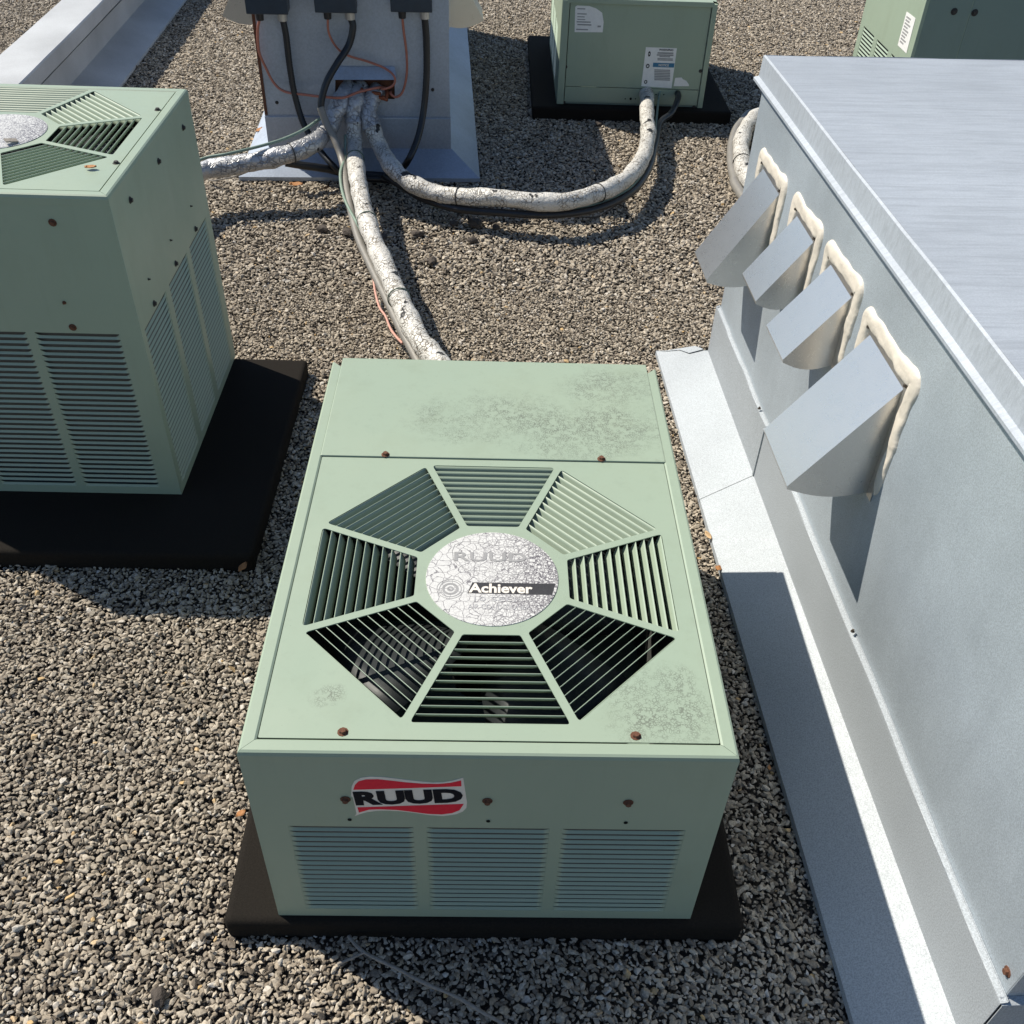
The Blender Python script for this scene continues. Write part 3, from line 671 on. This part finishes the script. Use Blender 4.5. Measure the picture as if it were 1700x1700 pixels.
def hood(parent, side, X, y0, y1, ztop, out, zf, zb, seed, mat='aluminium_hood', seal=True):
    """vent hood on a wall x = X; side -1 faces -x, +1 faces +x; y0 < y1 local"""
    fx = X+side*.0008; s = side
    body_v = [(fx, y0, ztop), (fx, y1, ztop), (fx+s*out, y1, zf), (fx+s*out, y0, zf)]; fs = [(0, 1, 2, 3)]
    hem = [(fx+s*(out-.002), y1, zf-.007), (fx+s*(out-.002), y0, zf-.007)]; body_v += hem; fs.append((3, 2, 4, 5))
    for y, (ti, fi, hi) in ((y0, (0, 3, 5)), (y1, (1, 2, 4))):
        arc = []
        for k in range(1, 9):
            q = k/8; zz = (zf-.007)+(zb-(zf-.007))*q-.014*math.sin(math.pi*q); arc.append(len(body_v)); body_v.append((fx+s*(out-.002)*(1-q), y, zz))
        fs.append((ti, fi, hi, *arc))
    h = bmobj('vent_hood', solid(body_v, fs, .0012), mat, parent)
    # flange plate on the wall
    mg = .021; bm = bmesh.new()
    for bx in ((y0-mg, y0-.0005, zb-.004, ztop+mg), (y1+.0005, y1+mg, zb-.004, ztop+mg), (y0-.0004, y1+.0004, ztop+.001, ztop+mg)):
        xs = sorted((X+s*.0006, X+s*.0024)); add_box(bm, xs[0], xs[1], bx[0], bx[1], bx[2], bx[3])
    bmobj('flange', bm, mat, h)
    for yy in (y0-.008, y1+.008): screw(h, (X+s*.003, yy, ztop+.012), 'screw_steel', 'X' if s > 0 else '-X', .0035)
    if seal:
        rr = random.Random(seed); x = X+s*.004; e = mg+.004
        cor = [(y0-e, zb+.015), (y0-e-.002, ztop+e+.004), (y1+e, ztop+e-.002), (y1+e+.001, zb-.012)]
        pts = []
        for (ya, za), (yb, zb_) in zip(cor, cor[1:]):
            m_ = max(3, int(math.hypot(yb-ya, zb_-za)/.028))
            pts += [Vector((x, ya+(yb-ya)*k/m_+rr.uniform(-.0012, .0012), za+(zb_-za)*k/m_+rr.uniform(-.0012, .0012))) for k in range(m_)]
        pts.append(Vector((x, *cor[-1])))
        path = spline(pts, 5); n = len(path); vs, fs = [], []; K = 7
        for i in range(n):
            tg = (path[min(i+1, n-1)]-path[max(i-1, 0)]).normalized(); nr = Vector((0, -tg.z, tg.y))
            f_ = i/(n-1); thick = 1.0+.18*math.exp(-((f_-.36)/.06)**2)+.2*math.exp(-((f_-.66)/.05)**2)-.3*max(0, f_-.7)/.3-.2*(f_ < .15)
            sn = lambda a_, b_: .6*math.sin(i*a_+seed*1.7)+.4*math.sin(i*b_+seed*3.1)
            wi = .0185*thick*(1+.16*sn(.23, .61)); wo = .0155*thick*(1+.2*sn(.31, .83)); hh = .0058*thick*(1+.3*sn(.19, .47))
            end = min(1, i/3+.15, (n-1-i)/3+.15)
            for k in range(K):
                a_ = math.pi*k/(K-1); lat = math.cos(a_)*(wi if k < K/2 else wo)*end; up = math.sin(a_)**.7*hh*end*(1+.18*math.sin(i*.37+k*2.1)+.1*rr.uniform(-1, 1)) if 0 < k < K-1 else -.002
                vs.append(path[i]+nr*lat+Vector((s*(up-.003), 0, 0)))
        for i in range(n-1):
            for k in range(K-1): a_ = i*K+k; fs.append((a_, a_+1, a_+K+1, a_+K))
        o = link(bpy.data.objects.new('sealant_bead', meshdata('sealant_bead', vs, fs, 'sealant', True)), h)
        sb = o.modifiers.new('smooth', 'SUBSURF'); sb.levels = 1; sb.render_levels = 1
    return h
BA = R(2.2); BU = Vector((math.cos(BA), math.sin(BA), 0)); BV = Vector((math.sin(BA), -math.cos(BA), 0)); LB = 1.985
BO = Vector((.654, 1.763, 0))+BV*LB
box = enclosure('large galvanized enclosure with four vent hoods along the right edge', BO, BA, .80, LB, seams=(.605,))
for k, (a, b_, zt_, out, zf, zb) in enumerate(((.148, .306, .722, .1305, .495, .49), (.457, .591, .736, .090, .592, .585), (.713, .852, .745, .0975, .602, .59), (.974, 1.155, .734, .149, .516, .500))):
    o = hood(box, -1, .009, LB-b_, LB-a, zt_, out+.009, zf, zb, k)
    o['label'] = ['farthest hood, the one by the enclosure\'s back corner', 'small hood second from the back corner', 'small hood second from the front', 'nearest and largest hood'][k]
screw(box, (.0085, .03, .285), 'rust', '-X', .006)
screw(box, (.0005, LB-1.29, .262), 'screw_steel', 'Z', .003); screw(box, (-.0005, LB-.53, .256), 'screw_steel', 'Z', .003)
# folded corner tab on the far end of the apron
plate('corner_tab', [(-.118, LB+.112), (-.07, LB+.07), (-.05, LB+.03), (-.012, LB+.012), (-.03, LB+.05)], [], .0012, 'galvanized_flashing', box, Matrix.Translation((0, 0, .0)) @ Matrix(((1, 0, 0, 0), (0, 1, 0, 0), (.66, 0, 1, .106), (0, 0, 0, 1))))

CB = R(3.0); CO = Vector((-.957, 3.305, 0)); CUv = Vector((math.cos(CB), math.sin(CB), 0)); CNv = Vector((math.sin(CB), -math.cos(CB), 0)); WC = .763
chase = enclosure('galvanized enclosure with a pipe opening and dark switch boxes at the back', CO, CB, WC, 2.25, front_hole=[(.292, .300), (.535, .300), (.538, .380), (.300, .378)], wall='chase_wall', flash='chase_wall', ledge=.003, fl=.12, apron_z=.10, base_top=.225)
for side, X in ((1, WC-.003), (-1, .003)):
    hood(chase, side, X, .13, .30, .80, .140, .575, .545, 40+side, seal=True); hood(chase, side, X, .52, .68, .80, .12, .60, .57, 50+side)
strip('corner_bead', (.0, -.001), (.0121, -.001), (0, -1), [(0, .232), (.001, .56), (0, .888)], 'rust', chase, 1)
# lifted flap over the opening and its dark inside
bm = solid([(.300, -.0015, .425), (.540, -.0015, .428), (.548, -.030, .386), (.296, -.030, .383)], [(0, 1, 2, 3)], .0015); bmobj('opening_flap', bm, 'chase_wall', chase)
boxobj('opening_liner', .27, .56, .02, .2, .27, .41, 'rust', chase)
for x, z in ((.691, .339), (.055, .281)): screw(chase, (x, .0015, z), 'dark_screw', '-Y', .005)
def on_ch(px, py, off=0.0): return onplane(px, py, CO+CNv*off, CNv)
def cpt(u, z, off): p = CO+CUv*u+CNv*off; return Vector((p.x, p.y, z))

# switch boxes on the enclosure
for k, (u0, u1, zb, lbl) in enumerate(((-.002, .153, .632, 'leftmost dark blue switch box on the back enclosure'), (.255, .411, .641, 'middle dark blue switch box on the back enclosure'), (.540, .696, .648, 'rightmost dark blue switch box on the back enclosure'))):
    p = CO+CUv*((u0+u1)/2); t_ = thing('switch_box', lbl, 'switch box', (p.x, p.y, zb), CB, 'dark blue switch boxes')
    hw = (u1-u0)/2
    boxobj('housing', -hw+.003, hw-.003, -.085, -.0005+.003, 0, .235, 'box_slate', t_, .006)
    boxobj('cover_door', -hw-.001, hw+.001, -.094, -.0855, .003, .24, 'box_slate', t_, .004)
    for x, m_ in ((-hw*.48, 'black_plastic'), (hw*.62, 'fitting_steel')):
        bm = bmesh.new(); bmesh.ops.create_cone(bm, cap_ends=True, segments=12, radius1=.014 if m_ == 'black_plastic' else .019, radius2=.016 if m_ == 'black_plastic' else .021, depth=.03); f_ = bmobj('conduit_fitting', bm, m_, t_); f_.location = (x, -.045, -.014)

# ------------------------------------------------------------------ pipes, conduits and wires
def P(*items): return [i if isinstance(i, Vector) else onz(*i) for i in items]
def tie(parent, p, d, r, mat='tie_black'):
    d = d.normalized(); n = d.orthogonal().normalized(); b_ = d.cross(n)
    ring = [p+n*(r*math.cos(a))+b_*(r*math.sin(a)) for a in [2*math.pi*i/20 for i in range(21)]]
    tube('cable_tie', ring, .0022, mat, parent, 6, raw=True)
def pipe(label, foil_pts, pts, r, ties=(), seed=0, jm='pipe_jacket'):
    allp = foil_pts+pts; o = thing('insulated_pipe', label, 'pipe', tuple(foil_pts[0]) if foil_pts else tuple(pts[0]), 0, 'white insulated refrigerant pipes')
    off = Vector(o.location); sub = lambda L: [p-off for p in L]
    full = spline(sub(allp), 12); kf = (len(foil_pts)-1)*12 if len(foil_pts) > 1 else 0
    j = tube('jacket', full[kf:], r, jm, o, 16, raw=True, lump=.075, seed=seed)
    if kf: tube('foil_sleeve', full[:kf+2], r*1.06, 'pipe_foil', o, 16, raw=True, lump=.09, seed=seed+9)
    for s in ties:
        i = int(s*(len(full)-2)); tie(o, full[i], full[i+1]-full[i], r*1.07, 'tie_green' if seed == 1 else 'tie_black')
    return o
# middle pipe to the foreground unit
pipeB = pipe('insulated pipe running from the back enclosure down to the foreground condenser', P(cpt(.40, .345, -.02), on_ch(590, 170, .05), on_ch(587, 205, .09)), P(on_ch(588, 245, .16), (592, 285, .17), (601, 335, .165), (617, 390, .16), (640, 445, .155), (667, 505, .15), (695, 562, .145), (726, 600, .14), Vector((.02, 1.25, .13)), Vector((.04, 1.006, .13))), .033, (.30, .47, .66), 1)
# right pipe to the back unit
pipeC = pipe('insulated pipe sweeping right from the back enclosure to the condenser with labels', P(cpt(.47, .335, -.02), on_ch(612, 178, .05), on_ch(618, 212, .10)), P(on_ch(634, 250, .16), (655, 282, .15), (690, 308, .125), (745, 325, .11), (820, 328, .13), (920, 336, .13), (985, 323, .13), (1035, 300, .13), (1066, 265, .12), (1076, 225, .12), (1074, 195, .12), Vector((.716, 4.03, .115)), Vector((.716, 4.072, .118))), .033, (.42, .62), 2)
# left pipe to the tall unit
pipeA = pipe('foil wrapped pipe running left from the back enclosure behind the tall condenser', P(cpt(.36, .345, -.02), on_ch(563, 175, .06), on_ch(545, 212, .12)), P((520, 238, .21), (480, 255, .20), (430, 267, .18), (380, 276, .165), (335, 284, .155), Vector((-1.2, 2.75, .15)), Vector((-1.25, 2.2, .14)), Vector((-1.22, 1.76, .13))), .036, (.40,), 3, 'pipe_foil')
# pipe behind the vent enclosure
pipeD = pipe('insulated pipe curving behind the far corner of the vent enclosure', [], P(Vector((1.62, 3.16, .16)), Vector((1.35, 3.15, .13)), (1275, 195, .10), (1245, 205, .09), (1232, 232, .085), (1231, 260, .08), (1238, 290, .075), (1262, 320, .07), Vector((1.25, 2.2, .06)), Vector((1.3, 1.9, .06))), .036, (.6,), 4)
def run(name, label, cat, pts, r, mat, group, sides=8, rib=0.0, per=10, seed=0):
    o = tube(name, P(*pts), r, mat, None, sides, per, .02 if not rib else 0, rib, seed=seed); tag(o, label, cat, group); return o
G1 = 'conduits and wires around the back enclosure'
def port(k, side):
    u0, u1, zb = ((-.002, .153, .632), (.255, .411, .641), (.540, .696, .648))[k]; hw = (u1-u0)/2; return cpt((u0+u1)/2+(-hw*.48 if side < 0 else hw*.62), zb-.02, .045)
c1 = lambda x, y: (400+x/5.3125, 100+y/5.3125)
run('flexible_conduit', 'black flexible conduit hanging from the leftmost switch box', 'conduit', [port(0, 1), on_ch(475, 60, .045), on_ch(481, 110, .045), on_ch(490, 160, .05), on_ch(504, 205, .07), on_ch(526, 243, .12), on_ch(553, 275, .20), (575, 292, .06), (612, 297, .045), (650, 300, .045)], .0125, 'black_plastic', G1, 10, .06, 22)
run('flexible_conduit', 'black flexible conduit hanging from the middle switch box', 'conduit', [port(1, 1), on_ch(586, 45, .05), on_ch(579, 75, .06), on_ch(560, 105, .10), on_ch(543, 135, .13), on_ch(534, 165, .15), on_ch(533, 186, .16)], .0135, 'black_plastic', G1, 10, .05, 22)
run('flexible_conduit', 'black flexible conduit hanging from the rightmost switch box', 'conduit', [port(2, 1), on_ch(708, 70, .04), on_ch(708, 130, .045), on_ch(703, 185, .06), on_ch(694, 228, .11), on_ch(680, 262, .17), (664, 283, .06), (640, 296, .05), (612, 297, .05)], .0135, 'black_plastic', G1, 10, .04, 22)
run('metal_conduit', 'grey ribbed conduit tied along the middle insulated pipe', 'conduit', [on_ch(532, 178, .16), on_ch(542, 205, .18), on_ch(557, 235, .22), (569, 270, .15), (575, 310, .13), (583, 350, .115), (595, 395, .10), (615, 440, .095), (640, 492, .09), (665, 545, .085), (690, 592, .08), Vector((-.09, 1.3, .08)), Vector((-.10, 1.006, .08))], .0145, 'grey_conduit', G1, 10, .05, 24)
run('flexible_conduit', 'black conduit lying on the apron under the left pipe', 'conduit', [(474, 270, .12), (505, 275, .10), (540, 280, .08), (566, 286, .06), (600, 290, .05), (640, 293, .045), (668, 305, .05)], .016, 'black_plastic', G1, 10)
run('flexible_conduit', 'black conduit slung below the right insulated pipe', 'conduit', [(640, 293, .06), (672, 312, .07), (705, 331, .07), (760, 347, .075), (830, 353, .085), (910, 357, .085), (985, 348, .08), (1045, 322, .08), (1075, 285, .08), (1088, 240, .08), (1095, 205, .08), (1115, 187, .09), Vector((.865, 4.02, .12)), Vector((.868, 4.072, .125))], .0145, 'black_plastic', G1, 10)
run('ground_wire', 'green wire running below the right insulated pipe', 'wire', [(650, 290, .07), (680, 318, .06), (720, 341, .06), (780, 352, .07), (840, 352, .09), (910, 350, .095), (985, 340, .09), (1045, 313, .09), (1075, 272, .09), (1088, 225, .09), (1090, 195, .085), Vector((.775, 4.04, .10)), Vector((.785, 4.072, .13))], .006, 'green_wire', G1, 6)
run('ground_wire', 'thin dark wire looping under the right insulated pipe', 'wire', [(720, 340, .03), (800, 353, .03), (880, 358, .03), (950, 360, .03), (990, 360, .03), (1005, 352, .04), (1040, 330, .05)], .003, 'black_plastic', G1, 6)
run('ground_wire', 'green wire running above the left foil pipe', 'wire', [on_ch(536, 195, .14), on_ch(527, 200, .15), (505, 215, .26), (470, 231, .245), (430, 243, .235), (380, 255, .225), (330, 266, .21), Vector((-1.25, 2.7, .18)), Vector((-1.3, 1.76, .15))], .0065, 'green_wire', G1, 6)
run('ground_wire', 'green wire tied between conduit and middle insulated pipe', 'wire', [on_ch(573, 225, .13), (572, 262, .16), (565, 290, .15), (572, 330, .13), (597, 378, .12), (625, 425, .12), (650, 475, .12), (672, 525, .115), (700, 580, .11), Vector((-.02, 1.3, .10)), Vector((-.02, 1.006, .10))], .006, 'green_wire', G1, 6)
run('ground_wire', 'loose pink wire beside the grey conduit on gravel', 'wire', [(594, 385, .07), (604, 420, .06), (618, 455, .05), (623, 485, .035), (630, 510, .03), (640, 525, .03), (648, 545, .03), (657, 558, .05), (668, 570, .07)], .0042, 'pink_wire', G1, 6)
run('copper_wire', 'copper coloured wire drooping from the leftmost switch box into the opening', 'wire', [port(0, -1), on_ch(428, 50, .04), on_ch(430, 85, .035), on_ch(441, 112, .03), on_ch(455, 138, .03), on_ch(473, 152, .04), on_ch(505, 157, .06), on_ch(540, 161, .10), on_ch(570, 162, .10), on_ch(595, 153, .08), on_ch(625, 146, .05), cpt(.50, .34, -.02)], .0052, 'copper_wire', G1, 7)
run('copper_wire', 'copper coloured wire looping from the middle switch box into the opening', 'wire', [port(1, -1), on_ch(546, 55, .04), on_ch(560, 80, .035), on_ch(580, 93, .03), on_ch(610, 102, .025), on_ch(640, 114, .03), on_ch(655, 128, .05), on_ch(652, 142, .05), on_ch(635, 148, .04), cpt(.48, .35, -.02)], .0046, 'copper_wire', G1, 7)
run('copper_wire', 'copper coloured wire hanging from the rightmost switch box', 'wire', [port(2, -1), on_ch(670, 50, .035), on_ch(675, 90, .03), on_ch(675, 125, .03), on_ch(668, 153, .03), on_ch(657, 161, .03), on_ch(648, 155, .02), cpt(.52, .325, -.02)], .005, 'copper_wire', G1, 7)
run('ground_wire', 'thin brown wire under the left foil pipe', 'wire', [(470, 268, .10), (430, 278, .08), (390, 293, .05), (355, 300, .03), (335, 302, .02), Vector((-1.25, 2.7, .02))], .0035, 'twig_bark', G1, 6)
run('metal_conduit', 'grey conduit curving behind the far corner of the vent enclosure', 'conduit', [Vector((1.6, 3.3, .12)), Vector((1.35, 3.35, .10)), (1258, 190, .08), (1228, 207, .07), (1216, 235, .06), (1214, 265, .055), (1219, 295, .05), (1232, 325, .05), Vector((1.1, 2.1, .05))], .02, 'grey_conduit', 'conduits behind the vent enclosure', 10, .03, 18)
run('ground_wire', 'pink wire beside the pipe behind the vent enclosure', 'wire', [Vector((1.5, 3.2, .10)), (1262, 215, .05), (1243, 240, .04), (1240, 268, .04), (1250, 300, .04)], .005, 'pink_wire', 'conduits behind the vent enclosure', 6)
# bits of copper in the pipe opening
CINV = (Matrix.Translation(CO) @ Matrix.Rotation(CB, 4, 'Z')).inverted()
for k in range(5):
    p = cpt(.42+.02*k, .33+.01*random.random(), -.03); o = tube('copper_stub', [p, p+Vector((.03*random.uniform(-1, 1), -.05, .02*random.uniform(-1, 1))), p+Vector((.05*random.uniform(-1, 1), -.075, .03*random.uniform(-1, 1)))], .007, 'copper_core', None, 7)
    o.data.transform(CINV); o.parent = chase

# ------------------------------------------------------------------ metal-clad parapet curb at the far left
pc = thing('parapet_curb', 'low parapet curb clad in weathered pale sheet metal at the far left', 'parapet', (-2.06, 4.3, 0), R(2.8))
YA, YE = -2.2, 5.0
def psweep(name, prof, mat, y0=YA, y1=YE, n=12, amp=0.0, seed=0):
    wv = wavy(n+1, amp, seed); vs = []
    for i in range(n+1):
        y = y0+(y1-y0)*i/n
        for (x, z) in prof: vs.append((x, y, z+wv[i]))
    m_ = len(prof); fs = [(i*m_+j, i*m_+j+1, (i+1)*m_+j+1, (i+1)*m_+j) for i in range(n) for j in range(m_-1)]
    return bmobj(name, solid(vs, fs, .0016), mat, pc)
psweep('apron', [(0, .075), (.175, .016), (.176, .003)], 'galvanized_old')
psweep('base_flashing', [(.001, .06), (.001, .195), (.022, .20), (.024, .203), (-.004, .205)], 'galvanized_old', amp=.002, seed=2)
psweep('curb_wall', [(-.004, .18), (-.004, .318)], 'galvanized_old')
for y0, y1 in ((YA, -1.25), (-1.248, .38), (.382, 2.7), (2.702, YE)):
    psweep('cap_section', [(.085, .262), (.092, .264), (.093, .325), (.088, .331), (-.105, .333), (-.110, .328), (-.111, .26)], 'galvanized_old', y0, y1, 8, .0012, int(y1*10))
psweep('curb_wall', [(-.085, .02), (-.085, .32)], 'galvanized_old')
psweep('apron', [(-.087, .075), (-.26, .016), (-.261, .003)], 'galvanized_old')

# ------------------------------------------------------------------ loose things on the roof
def leaf(px, py, size, rz, mat, label, z=.014, base=None):
    size *= .72
    rr = random.Random(int(px)); p = base if base is not None else onz(px, py, z); vs, fs = [], []
    n = 7
    for i in range(n):
        s = i/(n-1); wd = math.sin(math.pi*min(.97, max(.03, s)))**.8*.30*(1+.15*rr.uniform(-1, 1)); cu = .22*(s-.5)**2
        vs += [((s-.5)*size, -wd*size, (cu+.10)*size+.05*size*rr.random()), ((s-.5)*size, 0, cu*size), ((s-.5)*size, wd*size, (cu+.12)*size+.05*size*rr.random())]
    for i in range(n-1): a = i*3; fs += [(a, a+1, a+4, a+3), (a+1, a+2, a+5, a+4)]
    o = bmobj('dry_leaf', solid(vs, fs, .0008), mat, None, True); o.location = p; o.rotation_euler = (rr.uniform(-.2, .2), rr.uniform(-.2, .2), rz)
    tag(o, label, 'leaf', 'dry leaves on the roof')
leaf(492, 308, .075, .1, 'leaf_orange', 'orange dry leaf lying in front of the back enclosure, larger of two', .025)
leaf(541, 313, .040, .3, 'leaf_orange', 'small orange dry leaf in front of the back enclosure beside a larger one', .018)
leaf(431, 217, .060, 1.0, 'leaf_orange', 'orange dry leaf beside the left wall of the back enclosure', .03)
leaf(421, 233, .045, .4, 'leaf_pale', 'pale dry leaf beside the left wall of the back enclosure')
leaf(151, 279, .034, .1, 'leaf_orange', 'brown leaf scrap on top of the tall condenser', .833)
leaf(404, 943, .045, 1.2, 'leaf_orange', 'brown dry leaf at the corner of the left black pad', .03)
leaf(400, 1352, .030, .9, 'leaf_orange', 'brown dry leaf at the left edge of the foreground pad', .03)
leaf(1192, 945, .035, 1.1, 'leaf_orange', 'orange dry leaf between the foreground condenser and the metal apron', .02)
leaf(1175, 890, .040, 1.9, 'leaf_pale', 'pale curled leaf between the foreground condenser and the metal apron', .02)
leaf(1277, 1275, .018, 1.4, 'leaf_orange', 'tiny orange leaf beside the lower end of the metal apron', .016)
leaf(705, 1092, .05, .4, 'leaf_orange', 'dry leaf fallen inside the foreground condenser', 0, Vector((-.10, .16, .08)))
# twig
tw = thing('twig', 'thin grey forked twig lying in the shadow before the foreground condenser', 'twig', tuple(onz(605, 1581, .016)))
o0 = Vector(tw.location); q = lambda *L: [onz(x, y, z)-o0 for x, y, z in L]
tube('stem', q((579, 1554, .018), (590, 1568, .022), (605, 1581, .021), (630, 1594, .024), (661, 1609, .022), (705, 1632, .025), (760, 1656, .022), (800, 1680, .022), (840, 1702, .019)), .0034, 'twig_bark', tw, 7, lump=.15)
tube('side_shoot', q((605, 1581, .021), (585, 1590, .02), (560, 1601, .017)), .0026, 'twig_bark', tw, 6, lump=.15)
# single dark stones one can pick out on the gravel
def dark_stone(px, py, r_, label):
    rr = random.Random(int(px*3+py)); bm = bmesh.new(); bmesh.ops.create_icosphere(bm, subdivisions=2, radius=1)
    for v in bm.verts:
        n = v.co.normalized(); v.co = Vector((n.x*1.15, n.y*.8, n.z*.55))*(1+.24*math.sin(n.x*3+px)*math.cos(n.y*4+py)+.13*rr.uniform(-1, 1))*r_*1.05
    o = bmobj('dark_stone', bm, 'dark_stone', None, False); o.location = onz(px, py, r_*.55); o.rotation_euler.z = rr.uniform(0, 6)
    tag(o, label, 'stone', 'dark stones on the gravel')
for px, py, r_, l_ in ((535, 380, .022, 'dark stone left of the grey conduit, the farther left of two'), (576, 385, .024, 'dark stone touching the grey conduit near the pipe bend'), (636, 393, .018, 'dark stone between the middle pipe and its shadow'), (693, 388, .021, 'dark stone beside the crossing pipe shadows'), (717, 433, .021, 'lone dark stone right of the middle pipe shadow'), (789, 371, .030, 'dark brown stone between the right pipe and its shadow, larger of two'), (823, 377, .017, 'small dark stone between the right pipe and its shadow'), (753, 371, .018, 'dark stone just left of the brown one below the right pipe'), (263, 1655, .015, 'dark lump of stone in the lower left gravel'), (784, 399, .02, 'dark stone inside the arc of the right pipe shadow'), (995, 205, .02, 'dark stone in the shade by the sunlit gravel patch')):
    dark_stone(px, py, r_, l_)
